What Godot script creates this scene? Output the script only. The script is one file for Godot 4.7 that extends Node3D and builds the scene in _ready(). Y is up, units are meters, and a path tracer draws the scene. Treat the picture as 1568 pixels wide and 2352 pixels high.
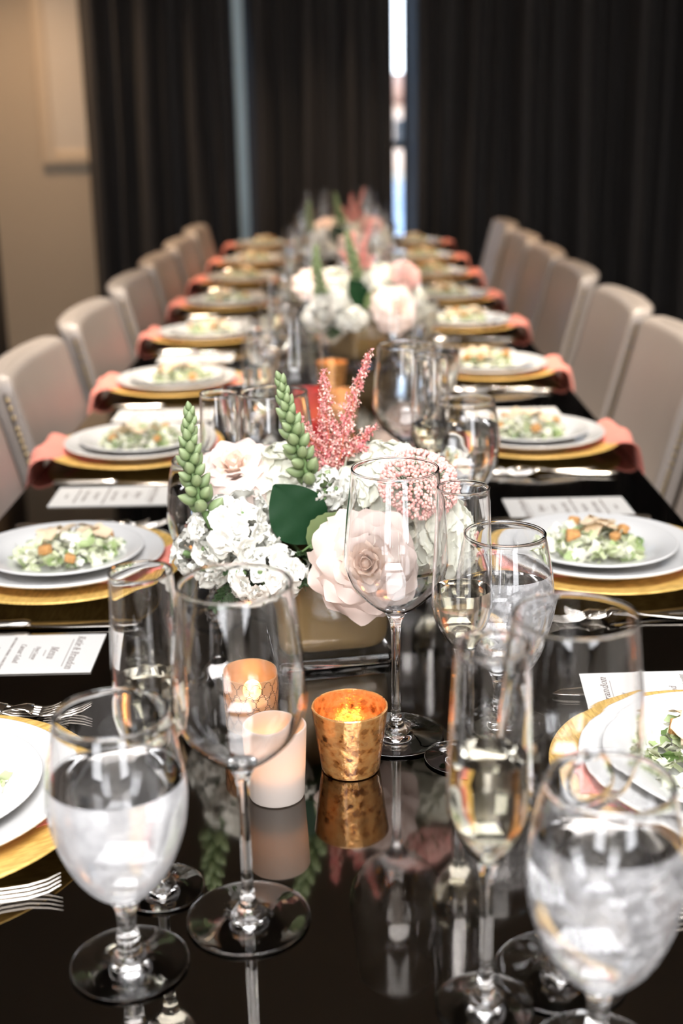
extends Node3D
# A long black table laid for eighteen, seen from its near end. Table top at 0.75 m, its long axis along -z, camera over the near end.

const TOP := 0.75
const VIEW_UP := Vector3(-0.017, 0.955, -0.297)
var rng := RandomNumberGenerator.new()
var M := {}
var S := {}            # meshes that several things share

# ------------------------------------------------------------------ geometry
class Geo:
	var v := PackedVector3Array()
	var uv := PackedVector2Array()
	var c := PackedColorArray()
	var ix := PackedInt32Array()
	var xf := Transform3D()
	var tint := Color(1, 1, 1)
	var colored := false

	func paint(k: Color) -> void:
		tint = k.srgb_to_linear()
		colored = true

	func vert(p: Vector3, t := Vector2.ZERO) -> int:
		v.append(xf * p)
		uv.append(t)
		c.append(tint)
		return v.size() - 1

	func tri(a: int, b: int, d: int) -> void:      # counter-clockwise seen from outside
		ix.append(a)
		ix.append(d)
		ix.append(b)

	func grid(rows: int, cols: int, pts: PackedVector3Array, around := false, flip := false, uvs := PackedVector2Array()) -> void:
		var first := v.size()
		for i in pts.size():
			vert(pts[i], uvs[i] if uvs.size() else Vector2(float(i % cols) / (cols - 1), float(i / cols) / (rows - 1)))
		for i in rows - 1:
			for j in (cols if around else cols - 1):
				var a := first + i * cols + j
				var b := first + i * cols + (j + 1) % cols
				var d := a + cols
				var e := b + cols
				if flip:
					tri(a, d, b)
					tri(b, d, e)
				else:
					tri(a, b, d)
					tri(b, e, d)

	func lathe(prof: Array, seg := 48, crease := 0.6) -> void:   # profile counter-clockwise: axis bottom, out, up, back to the axis
		var rows := []                                            # a sharp corner gets its ring twice
		var run := []
		for i in prof.size():
			run.append(prof[i])
			if i > 0 and i < prof.size() - 1:
				var a: Vector2 = (prof[i] - prof[i - 1]).normalized()
				var b: Vector2 = (prof[i + 1] - prof[i]).normalized()
				if absf(a.angle_to(b)) > crease:
					rows.append(run)
					run = [prof[i]]
		rows.append(run)
		for part in rows:
			var pts := PackedVector3Array()
			for p in part:
				for j in seg:
					var t := TAU * j / seg
					pts.append(Vector3(p.x * cos(t), p.y, p.x * sin(t)))
			grid(part.size(), seg, pts, true, true)

	func tube(path: Array, radii: Array, seg := 8, flat := 1.0) -> void:
		var pts := PackedVector3Array()
		var n := Vector3.UP
		for i in path.size():
			var t: Vector3 = (path[mini(i + 1, path.size() - 1)] - path[maxi(i - 1, 0)]).normalized()
			if i == 0:
				n = Vector3.UP if absf(t.y) < 0.9 else Vector3.RIGHT
			n = (n - t * n.dot(t)).normalized()
			var b := t.cross(n)
			for j in seg:
				var w := TAU * j / seg
				pts.append(path[i] + (n * cos(w) * flat + b * sin(w)) * radii[i])
		var first := v.size()
		grid(path.size(), seg, pts, true)
		var e0 := vert(path[0])
		var e1 := vert(path[-1])
		var last := first + (path.size() - 1) * seg
		for j in seg:
			tri(e0, first + (j + 1) % seg, first + j)
			tri(e1, last + j, last + (j + 1) % seg)

	func loft(rings: Array, cap := true) -> void:      # rings run counter-clockwise seen from the end they lead to
		var n: int = rings[0].size()
		var pts := PackedVector3Array()
		for r in rings:
			pts.append_array(r)
		var first := v.size()
		grid(rings.size(), n, pts, true)
		if not cap:
			return
		for k in 2:
			var ring: PackedVector3Array = rings[0] if k == 0 else rings[-1]
			var mid := Vector3.ZERO
			for p in ring:
				mid += p / n
			var m := vert(mid)
			var at := v.size()
			for p in ring:
				vert(p)
			for j in n:
				if k == 0:
					tri(m, at + (j + 1) % n, at + j)
				else:
					tri(m, at + j, at + (j + 1) % n)

	func box(mid: Vector3, size: Vector3, bev := 0.002) -> void:
		var h := size / 2
		var id := {}
		for sx in [-1, 1]:
			for sy in [-1, 1]:
				for sz in [-1, 1]:
					var s := Vector3(sx, sy, sz)
					for ax in 3:
						var p := s * (h - Vector3.ONE * bev)
						p[ax] = s[ax] * h[ax]
						id[[sx, sy, sz, ax]] = vert(mid + p, Vector2(p[(ax + 1) % 3], p[(ax + 2) % 3]))
		var put := func(q: Array, out: Vector3) -> void:
			var n: Vector3 = (v[q[1]] - v[q[0]]).cross(v[q[2]] - v[q[0]])
			if n.dot(xf.basis * out) < 0:
				q.reverse()
			for k in range(1, q.size() - 1):
				tri(q[0], q[k], q[k + 1])
		for ax in 3:
			var a1 := (ax + 1) % 3
			var a2 := (ax + 2) % 3
			for s in [-1, 1]:
				var q := []
				for w in [[-1, -1], [1, -1], [1, 1], [-1, 1]]:
					var k := [0, 0, 0, ax]
					k[ax] = s
					k[a1] = w[0]
					k[a2] = w[1]
					q.append(id[k])
				var out := Vector3.ZERO
				out[ax] = s
				put.call(q, out)
			if bev <= 0.0:
				continue
			for s1 in [-1, 1]:
				for s2 in [-1, 1]:
					var q := []
					for w in [[-1, a1], [1, a1], [1, a2], [-1, a2]]:
						var k := [0, 0, 0, w[1]]
						k[ax] = w[0]
						k[a1] = s1
						k[a2] = s2
						q.append(id[k])
					var out := Vector3.ZERO
					out[a1] = s1
					out[a2] = s2
					put.call(q, out)
		if bev > 0.0:
			for sx in [-1, 1]:
				for sy in [-1, 1]:
					for sz in [-1, 1]:
						put.call([id[[sx, sy, sz, 0]], id[[sx, sy, sz, 1]], id[[sx, sy, sz, 2]]], Vector3(sx, sy, sz))

	func ball(mid: Vector3, r: Vector3, seg := 10, rings := 6) -> void:
		var pts := PackedVector3Array()
		for i in rings + 1:
			var a := PI * i / rings - PI / 2
			for j in seg:
				var t := TAU * j / seg
				pts.append(mid + Vector3(r.x * cos(a) * cos(t), r.y * sin(a), r.z * cos(a) * sin(t)))
		grid(rings + 1, seg, pts, true, true)

	func mesh() -> ArrayMesh:
		var n := PackedVector3Array()
		n.resize(v.size())
		for k in range(0, ix.size(), 3):
			var a := v[ix[k]]
			var f := (v[ix[k + 2]] - a).cross(v[ix[k + 1]] - a)
			n[ix[k]] += f
			n[ix[k + 1]] += f
			n[ix[k + 2]] += f
		for k in n.size():
			n[k] = n[k].normalized() if n[k].length_squared() > 1e-24 else Vector3.UP
		var arr := []
		arr.resize(Mesh.ARRAY_MAX)
		arr[Mesh.ARRAY_VERTEX] = v
		arr[Mesh.ARRAY_NORMAL] = n
		arr[Mesh.ARRAY_TEX_UV] = uv
		if colored:
			arr[Mesh.ARRAY_COLOR] = c
		arr[Mesh.ARRAY_INDEX] = ix
		var m := ArrayMesh.new()
		m.add_surface_from_arrays(Mesh.PRIMITIVE_TRIANGLES, arr)
		return m

# ------------------------------------------------------------------ nodes
var taken := {}

func numbered(called: String) -> String:
	if not taken.has(called):
		taken[called] = 0
		return called
	taken[called] += 1
	return "%s_%03d" % [called, taken[called]]

func tag(o: Node3D, label: String, category: String, group := "", kind := "") -> Node3D:
	if label:
		o.set_meta("label", label)
	if category:
		o.set_meta("category", category)
	if group:
		o.set_meta("group", group)
	if kind:
		o.set_meta("kind", kind)
	return o

func thing(called: String, at := Vector3.ZERO, turn := 0.0) -> Node3D:
	var o := Node3D.new()
	o.name = numbered(called)
	add_child(o, true)
	o.position = at
	o.rotation.y = turn
	return o

func put(called: String, shape: Variant, m: Material, parent: Node3D = null) -> MeshInstance3D:
	var o := MeshInstance3D.new()
	o.mesh = shape.mesh() if shape is Geo else shape
	o.material_override = m
	if parent == null:
		o.name = numbered(called)
		add_child(o, true)
	else:
		var n := 0
		for k in parent.get_children():
			if k.has_meta("base_name") and k.get_meta("base_name") == called:
				n += 1
		o.name = called if n == 0 else "%s_%03d" % [called, n]
		o.set_meta("base_name", called)
		parent.add_child(o, true)
	return o

func struct(called: String, shape: Variant, m: Material) -> MeshInstance3D:
	var o := put(called, shape, m)
	o.set_meta("kind", "structure")
	return o

func copy(o: Node3D) -> Node3D:
	var r: Node3D = o.duplicate()
	var base: String = String(o.name)
	var cut := base.rfind("_")
	if cut > 0 and base.substr(cut + 1).is_valid_int():
		base = base.substr(0, cut)
	r.name = numbered(base)
	add_child(r, true)
	return r

func frame(at: Vector3, axis: Vector3, spin := 0.0) -> Transform3D:    # y along the axis
	var y := axis.normalized()
	var x := (Vector3.RIGHT if absf(y.x) < 0.9 else Vector3.BACK)
	x = (x - y * x.dot(y)).normalized()
	return Transform3D(Basis(x, y, x.cross(y)), at) * Transform3D(Basis(Vector3.UP, spin), Vector3.ZERO)

func rnd(a: float, b: float) -> float:
	return rng.randf_range(a, b)

# ------------------------------------------------------------------ materials
func mat(color: Color, rough: float, metal := 0.0, spec := 0.5) -> StandardMaterial3D:
	var m := StandardMaterial3D.new()
	m.albedo_color = color
	m.roughness = rough
	m.metallic = metal
	m.metallic_specular = spec
	return m

func rgb8(r: int, g: int, b: int) -> Color:
	return Color(r / 255.0, g / 255.0, b / 255.0)

func noise(freq: float, seed_value: int, size := 256, octaves := 4, kind := FastNoiseLite.TYPE_SIMPLEX) -> NoiseTexture2D:
	var f := FastNoiseLite.new()
	f.noise_type = kind
	f.frequency = freq
	f.seed = seed_value
	f.fractal_octaves = octaves
	var t := NoiseTexture2D.new()
	t.width = size
	t.height = size
	t.seamless = true
	t.noise = f
	return t

func ramp(t: NoiseTexture2D, stops: Array) -> NoiseTexture2D:
	var g := Gradient.new()
	g.offsets = PackedFloat32Array(stops.map(func(s): return s[0]))
	g.colors = PackedColorArray(stops.map(func(s): return s[1]))
	t.color_ramp = g
	return t

func relief(m: StandardMaterial3D, t: Texture2D, cm: float, per_metre: float) -> StandardMaterial3D:
	m.heightmap_enabled = true
	m.heightmap_texture = t
	m.heightmap_scale = cm
	m.uv1_triplanar = true
	m.uv1_scale = Vector3.ONE * per_metre
	return m

func pane(color := Color(1, 1, 1), alpha := 0.0) -> StandardMaterial3D:
	var m := mat(Color(color, alpha), 0.0)
	m.transparency = BaseMaterial3D.TRANSPARENCY_ALPHA
	return m

func solid_glass(color := Color(1, 1, 1), bend := 0.05, rough := 0.0) -> StandardMaterial3D:
	var m := mat(Color(color, 0.0), rough)
	m.refraction_enabled = true
	m.refraction_scale = bend
	return m

func make_materials() -> void:
	var grain := noise(0.02, 3)
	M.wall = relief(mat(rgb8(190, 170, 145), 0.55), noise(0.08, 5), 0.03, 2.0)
	M.pale_wall = relief(mat(rgb8(226, 218, 206), 0.7), noise(0.08, 5), 0.03, 2.0)  # unseen walls, kept pale to brighten the glass rims
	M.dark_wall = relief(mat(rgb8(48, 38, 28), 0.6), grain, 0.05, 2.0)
	M.ceiling = relief(mat(rgb8(128, 120, 110), 0.9), grain, 0.05, 2.0)  # out of view, dark so that the tabletop reflects little of it
	M.floor = relief(mat(rgb8(34, 29, 25), 0.95), noise(0.2, 7), 0.3, 3.0)
	M.base = mat(rgb8(20, 17, 14), 0.5)
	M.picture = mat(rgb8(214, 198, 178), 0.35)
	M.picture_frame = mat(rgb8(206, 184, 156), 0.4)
	M.post = mat(rgb8(214, 236, 242), 0.6)
	M.window_frame = mat(rgb8(44, 48, 50), 0.5)
	M.pane = pane()
	M.curtain = relief(mat(rgb8(50, 46, 44), 0.75), noise(0.35, 9), 0.05, 6.0)
	M.curtain.rim_enabled = true
	M.curtain.rim = 0.4
	M.curtain.rim_tint = 0.6
	M.lacquer = mat(rgb8(116, 112, 108), 0.05, 1.0)      # black mirror glass
	M.lacquer.roughness_texture = ramp(noise(0.006, 12, 512), [[0.3, Color(0.4, 0.4, 0.4)], [0.75, Color(1, 1, 1)]])
	M.lacquer.uv1_triplanar = true
	M.lacquer.uv1_scale = Vector3.ONE * 0.8
	M.lacquer.roughness = 0.07
	M.dark_wood = mat(rgb8(38, 28, 22), 0.4)
	M.leather = relief(mat(rgb8(164, 154, 146), 0.38), noise(0.09, 21, 256, 3, FastNoiseLite.TYPE_CELLULAR), 0.04, 9.0)
	M.nail = mat(rgb8(196, 172, 128), 0.3, 1.0)
	M.dark_leather = mat(rgb8(74, 62, 50), 0.5)
	M.porcelain = mat(rgb8(225, 224, 222), 0.22)
	M.porcelain.clearcoat_enabled = true
	M.porcelain.clearcoat = 0.4
	M.porcelain.clearcoat_roughness = 0.08
	M.gold = mat(rgb8(255, 212, 124), 0.42, 0.3)
	M.gold.albedo_texture = ramp(noise(0.05, 31, 256, 5), [[0.25, rgb8(214, 206, 190)], [0.7, Color(1, 1, 1)]])
	M.gold.uv1_triplanar = true
	M.gold.uv1_scale = Vector3(3, 3, 14)
	M.napkin = relief(mat(rgb8(238, 146, 130), 0.85), noise(0.4, 33), 0.03, 12.0)
	M.napkin.rim_enabled = true
	M.napkin.rim = 0.3
	M.silver = mat(rgb8(214, 208, 200), 0.16, 1.0)
	M.card = relief(mat(rgb8(214, 212, 208), 0.8), grain, 0.005, 20.0)
	M.ink = mat(rgb8(112, 98, 92), 0.8)
	M.bowl = pane()
	M.glass = solid_glass()
	M.water = solid_glass(Color(1, 1, 1), 0.033)
	M.champagne = solid_glass(rgb8(253, 249, 231), 0.034)
	M.mist = mat(Color(0.9, 0.9, 0.91, 1), 0.6)
	M.mist.transparency = BaseMaterial3D.TRANSPARENCY_ALPHA
	M.mist.albedo_texture = ramp(noise(0.02, 41, 256, 5), [[0.2, Color(1, 1, 1, 0.32)], [0.55, Color(1, 1, 1, 0.43)], [0.8, Color(1, 1, 1, 0.54)]])
	M.mist.uv1_triplanar = true
	M.mist.uv1_scale = Vector3.ONE * 6
	M.droplets = mat(Color(0.9, 0.9, 0.91, 1), 0.6)
	M.droplets.transparency = BaseMaterial3D.TRANSPARENCY_ALPHA
	M.droplets.albedo_texture = ramp(noise(0.03, 43, 256, 5), [[0.3, Color(1, 1, 1, 0.16)], [0.55, Color(1, 1, 1, 0.28)], [0.85, Color(1, 1, 1, 0.42)]])
	M.droplets.uv1_triplanar = true
	M.droplets.uv1_scale = Vector3.ONE * 9
	M.lettuce = mat(Color(1, 1, 1), 0.4)
	M.lettuce.vertex_color_use_as_albedo = true
	M.lettuce.backlight_enabled = true
	M.lettuce.backlight = Color(0.4, 0.4, 0.3)
	M.crouton = relief(mat(rgb8(234, 184, 122), 0.8), noise(0.12, 51), 0.12, 25.0)
	M.crouton.albedo_texture = ramp(noise(0.06, 53), [[0.3, rgb8(214, 176, 136)], [0.6, Color(1, 1, 1)]])
	M.cheese = mat(rgb8(236, 214, 182), 0.5)
	M.cheese.backlight_enabled = true
	M.cheese.backlight = Color(0.4, 0.36, 0.3)
	var petal := func(k: Color, through := 0.5) -> StandardMaterial3D:
		var m := mat(k, 0.6)
		m.backlight_enabled = true
		m.backlight = Color(through, through, through)
		m.rim_enabled = true
		m.rim = 0.2
		return m
	M.rose = petal.call(rgb8(250, 229, 219), 0.7)
	M.rose_heart = petal.call(rgb8(252, 222, 202), 0.8)
	M.white_petal = petal.call(rgb8(226, 225, 216), 0.4)
	M.hydrangea = petal.call(rgb8(230, 230, 214), 0.4)
	M.floret_eye = mat(rgb8(206, 210, 168), 0.6)
	M.bud = mat(Color(1, 1, 1), 0.5)
	M.bud.vertex_color_use_as_albedo = true
	M.stem = mat(rgb8(118, 146, 92), 0.5)
	M.astilbe = petal.call(Color(1, 1, 1), 0.4)
	M.astilbe.vertex_color_use_as_albedo = true
	M.red_stem = mat(rgb8(196, 110, 84), 0.6)
	M.berry = mat(Color(1, 1, 1), 0.45)
	M.berry.vertex_color_use_as_albedo = true
	M.leaf = mat(rgb8(24, 56, 31), 0.5, 0.0, 0.28)
	M.leaf.backlight_enabled = true
	M.leaf.backlight = Color(0.06, 0.08, 0.04)
	M.pale_leaf = mat(rgb8(120, 138, 92), 0.5)
	M.pale_leaf.backlight_enabled = true
	M.pale_leaf.backlight = Color(0.3, 0.3, 0.2)
	M.fern = mat(rgb8(44, 66, 34), 0.5)
	M.fern.backlight_enabled = true
	M.fern.backlight = Color(0.2, 0.25, 0.12)
	M.vase_gold = mat(rgb8(140, 116, 76), 0.3, 0.2)
	M.vase_gold.clearcoat_enabled = true
	M.vase_gold.clearcoat_roughness = 0.04
	M.mercury = mat(rgb8(240, 188, 122), 0.2, 0.6)
	M.mercury.albedo_texture = ramp(noise(0.012, 61, 512, 6), [[0.2, rgb8(96, 62, 38)], [0.28, rgb8(220, 190, 150)], [0.45, Color(1, 1, 1)], [0.72, rgb8(238, 214, 186)], [0.8, rgb8(150, 110, 72)]])
	relief(M.mercury, noise(0.02, 63, 512, 5), 0.08, 6.0)
	M.mercury.uv1_triplanar = true
	M.mercury.uv1_scale = Vector3.ONE * 6
	M.mercury.clearcoat_enabled = true
	M.mercury.clearcoat = 0.8
	M.mercury.clearcoat_roughness = 0.03
	M.mercury.backlight_enabled = true
	M.mercury.backlight = Color(0.5, 0.42, 0.32)
	M.frost = mat(rgb8(214, 206, 200), 0.5)
	M.frost.backlight_enabled = true
	M.frost.backlight = Color(0.9, 0.88, 0.85)
	M.smoke_gold = mat(Color(rgb8(206, 172, 130), 0.5), 0.3, 0.2)
	M.smoke_gold.transparency = BaseMaterial3D.TRANSPARENCY_ALPHA
	M.smoke_gold.backlight_enabled = true
	M.smoke_gold.backlight = Color(0.6, 0.5, 0.4)
	M.print = mat(rgb8(88, 66, 44), 0.4, 0.5)
	M.red_glass = mat(rgb8(190, 20, 26), 0.15)
	M.red_glass.backlight_enabled = true
	M.red_glass.backlight = Color(0.8, 0.8, 0.8)
	M.wax = mat(rgb8(240, 226, 206), 0.5)
	M.wax.subsurf_scatter_enabled = true
	M.wax.subsurf_scatter_strength = 0.3
	M.wick = mat(rgb8(30, 24, 20), 0.9)
	M.flame = mat(rgb8(255, 190, 110), 0.5)
	M.flame.emission_enabled = true
	M.flame.emission = rgb8(255, 176, 84)
	M.flame.emission_energy_multiplier = 3.0

# ------------------------------------------------------------------ room
func rounded_rect(w: float, t: float, r: float, y: float, n := 4) -> PackedVector3Array:   # in x (w) and z (t), counter-clockwise seen from above
	var ring := PackedVector3Array()
	for k in 4:
		var cx: float = (w / 2 - r) * [1, 1, -1, -1][k]
		var cz: float = (t / 2 - r) * [1, -1, -1, 1][k]
		for i in n + 1:
			var a: float = PI / 2 - PI / 2 * k - PI / 2 * i / n
			ring.append(Vector3(cx + r * cos(a), y, cz + r * sin(a)))
	return ring

func one_box(mid: Vector3, size: Vector3, bev := 0.002) -> Geo:
	var g := Geo.new()
	g.box(mid, size, bev)
	return g

func make_room() -> void:
	struct("floor", one_box(Vector3(0.65, -0.05, -2.4), Vector3(5.3, 0.1, 9.9), 0), M.floor)
	struct("ceiling", one_box(Vector3(0.65, 2.85, -2.4), Vector3(5.3, 0.1, 9.9), 0), M.ceiling)
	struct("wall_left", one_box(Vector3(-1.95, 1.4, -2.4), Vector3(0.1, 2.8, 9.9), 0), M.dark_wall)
	struct("wall_right", one_box(Vector3(3.25, 1.4, -2.4), Vector3(0.1, 2.8, 9.9), 0), M.pale_wall)
	var g := Geo.new()
	g.box(Vector3(-1.575, 1.4, -7.2), Vector3(0.65, 2.8, 0.2), 0)
	g.box(Vector3(2.65, 1.4, -7.2), Vector3(1.1, 2.8, 0.2), 0)
	g.box(Vector3(0.425, 0.15, -7.2), Vector3(3.35, 0.3, 0.2), 0)
	g.box(Vector3(0.425, 2.72, -7.2), Vector3(3.35, 0.16, 0.2), 0)
	struct("wall_end", g, M.wall)
	struct("wall_back", one_box(Vector3(0.65, 1.4, 2.5), Vector3(5.1, 2.8, 0.1), 0), M.pale_wall)
	struct("baseboard_end", one_box(Vector3(-1.575, 0.05, -7.09), Vector3(0.62, 0.1, 0.02)), M.base)
	struct("trim_1", one_box(Vector3(-0.53, 1.45, -7.1), Vector3(0.16, 2.3, 0.09)), M.post)
	# the window behind the curtains
	var w := thing("window_1")
	tag(w, "", "", "", "structure")
	put("pane", one_box(Vector3(0.75, 1.47, -7.2), Vector3(2.4, 2.34, 0.006), 0), M.pane, w)
	for x in [-0.43, 1.1, 2.07]:
		put("frame", one_box(Vector3(x, 1.47, -7.2), Vector3(0.06, 2.34, 0.06)), M.window_frame, w)
	for y in [0.33, 1.185, 2.61]:
		put("frame", one_box(Vector3(0.82, y, -7.2), Vector3(2.5, 0.035, 0.05)), M.window_frame, w)
	# a framed pale panel on the end wall, half behind the curtain
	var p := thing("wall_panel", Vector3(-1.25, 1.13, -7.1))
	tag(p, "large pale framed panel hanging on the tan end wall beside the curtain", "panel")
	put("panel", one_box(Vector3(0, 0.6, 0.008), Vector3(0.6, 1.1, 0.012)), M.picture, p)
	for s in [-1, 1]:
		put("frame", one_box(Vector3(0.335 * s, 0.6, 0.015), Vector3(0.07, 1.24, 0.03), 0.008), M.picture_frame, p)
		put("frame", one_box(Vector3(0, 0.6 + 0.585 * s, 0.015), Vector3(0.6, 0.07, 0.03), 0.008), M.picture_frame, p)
	# curtains
	curtain(-1.36, -0.555, 3, 3, "charcoal curtain panel hanging next to the tan wall, nearest the framed panel")
	curtain(-0.505, 0.275, 3, 5, "charcoal curtain panel between the pale blue post and the bright daylight gap")
	curtain(0.325, 2.35, 7, 9, "wide charcoal curtain panel on the other side of the daylight gap from the tan wall")
	var rod := thing("curtain_rod", Vector3(0.45, 2.735, -6.93))
	tag(rod, "dark metal curtain rod above the charcoal curtains at the end wall", "curtain rod")
	var rg := Geo.new()
	rg.tube([Vector3(-1.9, 0, 0), Vector3(1.95, 0, 0)], [0.014, 0.014], 12)
	put("pole", rg, M.window_frame, rod)
	for x in [-1.85, 0.0, 1.9]:
		put("bracket", one_box(Vector3(x, 0.01, -0.08), Vector3(0.025, 0.03, 0.17)), M.window_frame, rod)

func curtain(x0: float, x1: float, folds: int, seed_value: int, label: String) -> void:
	rng.seed = seed_value
	var n := folds * 36
	var rows := 12
	var mid := []
	var wid := []
	for k in folds + 1:
		mid.append([rnd(0.2, 0.28), rnd(0.6, 0.74), rnd(0.9, 0.96)])
		wid.append([rnd(0.15, 0.21), rnd(0.05, 0.085), rnd(0.02, 0.04)])
	var pts := PackedVector3Array()
	for i in rows:
		var t := float(i) / (rows - 1)
		for j in n + 1:
			var u := float(j) / n * folds
			var k := mini(int(u), folds - 1)
			var f := u - k
			var z := -0.105
			var tall := [0.145, 0.125, 0.07]
			for q in 3:
				var d: float = (f - mid[k][q] - 0.03 * sin(t * 2.5 + k * 2.0 + q)) / wid[k][q]
				z += tall[q] * exp(-pow(absf(d), 3.0)) * (1.0 - 0.2 * t * (q % 2))
			pts.append(Vector3(lerpf(x0, x1, float(j) / n) + 0.012 * sin(t * 3.0 + u * 1.3) * (1.0 if j > 3 and j < n - 3 else 0.3), 2.71 - 2.67 * t, -6.92 + z))
	var g := Geo.new()
	g.grid(rows, n + 1, pts, false, true)
	tag(put("curtain", g, M.curtain), label, "curtain", "charcoal curtains on the end wall")

func make_outside() -> void:
	var water := mat(rgb8(150, 196, 226), 0.12)
	relief(water, noise(0.02, 71), 1.2, 0.25)
	struct("lake", one_box(Vector3(0, -0.55, -24), Vector3(60, 0.1, 32), 0), water).set_meta("kind", "structure")
	struct("ground", one_box(Vector3(0, -0.5, -70), Vector3(160, 0.2, 60), 0), relief(mat(rgb8(222, 184, 150), 0.95), noise(0.1, 73), 2.0, 0.2))
	rng.seed = 17
	for k in 3:
		var h := thing("house", Vector3([-4.0, 2.5, 9.5][k], -0.4, [-52.0, -48.0, -54.0][k]), rnd(-0.2, 0.2))
		tag(h, ["peach house with a tiled roof across the water, behind the curtain", "peach house seen through the bright gap between the curtains", "peach house farthest along the shore behind the wide curtain"][k], "house", "houses across the water")
		put("wall", one_box(Vector3(0, 1.1, 0), Vector3(5.2, 2.2, 4), 0.02), M.house_wall, h)
		var r := Geo.new()
		r.loft([PackedVector3Array([Vector3(-2.9, 2.2, 2.3), Vector3(-2.9, 2.2, -2.3), Vector3(-2.9, 3.3, 0)]), PackedVector3Array([Vector3(2.9, 2.2, 2.3), Vector3(2.9, 2.2, -2.3), Vector3(2.9, 3.3, 0)])])
		put("roof", r, M.house_roof, h)
		for x in [-1.6, 0.0, 1.6]:
			put("window", one_box(Vector3(x, 1.2, 2.01), Vector3(0.8, 1.0, 0.06)), M.window_frame, h)
	for k in 7:
		var t := thing("tree", Vector3(-14.0 + k * 5.0 + rnd(-1, 1), -0.4, -68.0 + rnd(-3, 3)))
		tag(t, "leafy tree across the water, %s along the shore from the tan wall" % NTH[k], "tree", "trees across the water")
		var tr := Geo.new()
		tr.tube([Vector3.ZERO, Vector3(0, 2.0, 0)], [0.2, 0.14], 8)
		put("trunk", tr, M.dark_wood, t)
		var cr := Geo.new()
		for q in 16:
			cr.ball(Vector3(rnd(-1.3, 1.3), rnd(1.6, 3.6), rnd(-1.3, 1.3)), Vector3.ONE * rnd(0.5, 0.9), 9, 6)
		put("crown", cr, M.tree, t)

# ------------------------------------------------------------------ furniture
func make_table() -> void:
	var t := thing("dining_table", Vector3(-0.018, 0, -3.25))
	tag(t, "long glossy black lacquered dining table running down the room to the curtains", "table")
	put("tabletop", one_box(Vector3(0, TOP - 0.025, 0), Vector3(1.016, 0.05, 6.3), 0.003), M.lacquer, t)
	put("apron", one_box(Vector3(0, 0.66, 0), Vector3(0.8, 0.08, 6.0), 0.003), M.dark_wood, t)
	for z in [-2.4, 0.0, 2.4]:
		put("leg", one_box(Vector3(0.03, 0.33, z), Vector3(0.1, 0.6, 0.3), 0.004), M.dark_wood, t)
		put("foot", one_box(Vector3(0.03, 0.015, z), Vector3(0.3, 0.03, 0.5), 0.004), M.dark_wood, t)

func make_chair() -> Node3D:      # faces +x, its back's inner face at x = 0 at table height
	var c := thing("dining_chair")
	var rings := []
	var lean := tan(deg_to_rad(14))
	var h0 := 0.40
	var h1 := 0.868
	var thick := 0.062
	var path := [[], []]
	for i in 21:
		var t := float(i) / 20
		var y: float = h0 + (h1 - h0) * (1.0 - pow(1.0 - t, 2.2))
		var top_r := 0.032
		var into := clampf((y - (h1 - top_r)) / top_r, 0, 1)
		var w: float = 0.49 - 2 * top_r * (1 - sqrt(maxf(0.0, 1 - into * into)))
		var into2 := clampf((y - (h1 - 0.014)) / 0.014, 0, 1)
		var th: float = thick * (0.35 + 0.65 * sqrt(maxf(0.0, 1 - into2 * into2)))
		var ring := PackedVector3Array()
		var n := 40
		for j in n:                              # a rounded slab whose middle bows backwards
			var p := 6.5
			var a := TAU * j / n
			var ca := cos(a)
			var sa := sin(a)
			var z: float = w / 2 * signf(sa) * pow(absf(sa), 2 / p)
			var x: float = th / 2 * signf(ca) * pow(absf(ca), 2 / p)
			x += -thick / 2 - (y - TOP) * lean - 0.03 * (1 - pow(2 * z / 0.49, 2))
			ring.append(Vector3(x, y, z))
		ring.reverse()
		rings.append(ring)
		if y < h1 - 0.03:
			for s in 2:
				path[s].append(Vector3(-thick * 0.45 - (y - TOP) * lean, y, (w / 2 + 0.0005) * (1 if s else -1)))
	var g := Geo.new()
	g.loft(rings)
	put("backrest", g, M.leather, c)
	for s in 2:
		var nails := Geo.new()
		for k in path[s].size() - 1:
			var a: Vector3 = path[s][k]
			var b: Vector3 = path[s][k + 1]
			var m := maxi(1, int(round(a.distance_to(b) / 0.0145)))
			for q in m:
				nails.ball(a.lerp(b, float(q) / m), Vector3(0.0062, 0.0062, 0.0042), 8, 4)
		var strip := Geo.new()
		strip.tube(path[s], path[s].map(func(_q): return 0.0085), 8, 0.25)
		put("trim_band", strip, M.dark_leather, c)
		tag(put("nailhead_trim", nails, M.nail, c), "row of brass nail heads down the edge", "", "", "stuff")
		for w in [-1, 1]:
			var band := Geo.new()
			band.tube(path[s].map(func(q): return q + Vector3(0.012 * w, 0, 0)), path[s].map(func(_q): return 0.0025), 6)
			put("piping", band, M.leather, c)
	var seat := Geo.new()
	seat.xf = Transform3D(Basis(), Vector3(0.23, 0, 0))
	var sr := []
	for q in [[0.385, 0.46], [0.39, 0.475], [0.44, 0.48], [0.465, 0.47], [0.475, 0.44]]:
		sr.append(rounded_rect(q[1], q[1] + 0.02, 0.04, q[0]))
	seat.loft(sr)
	put("seat", seat, M.leather, c)
	for x in [0.04, 0.42]:
		for z in [-0.2, 0.2]:
			var l := Geo.new()
			l.tube([Vector3(x + (0.0 if x > 0.2 else -0.05), 0, z * 1.03), Vector3(x, 0.39, z)], [0.014, 0.022], 8)
			put("leg", l, M.dark_wood, c)
	return c

# ------------------------------------------------------------------ table ware
func pv(list: Array) -> Array:
	return list.map(func(q): return Vector2(q[0], q[1]))

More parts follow.
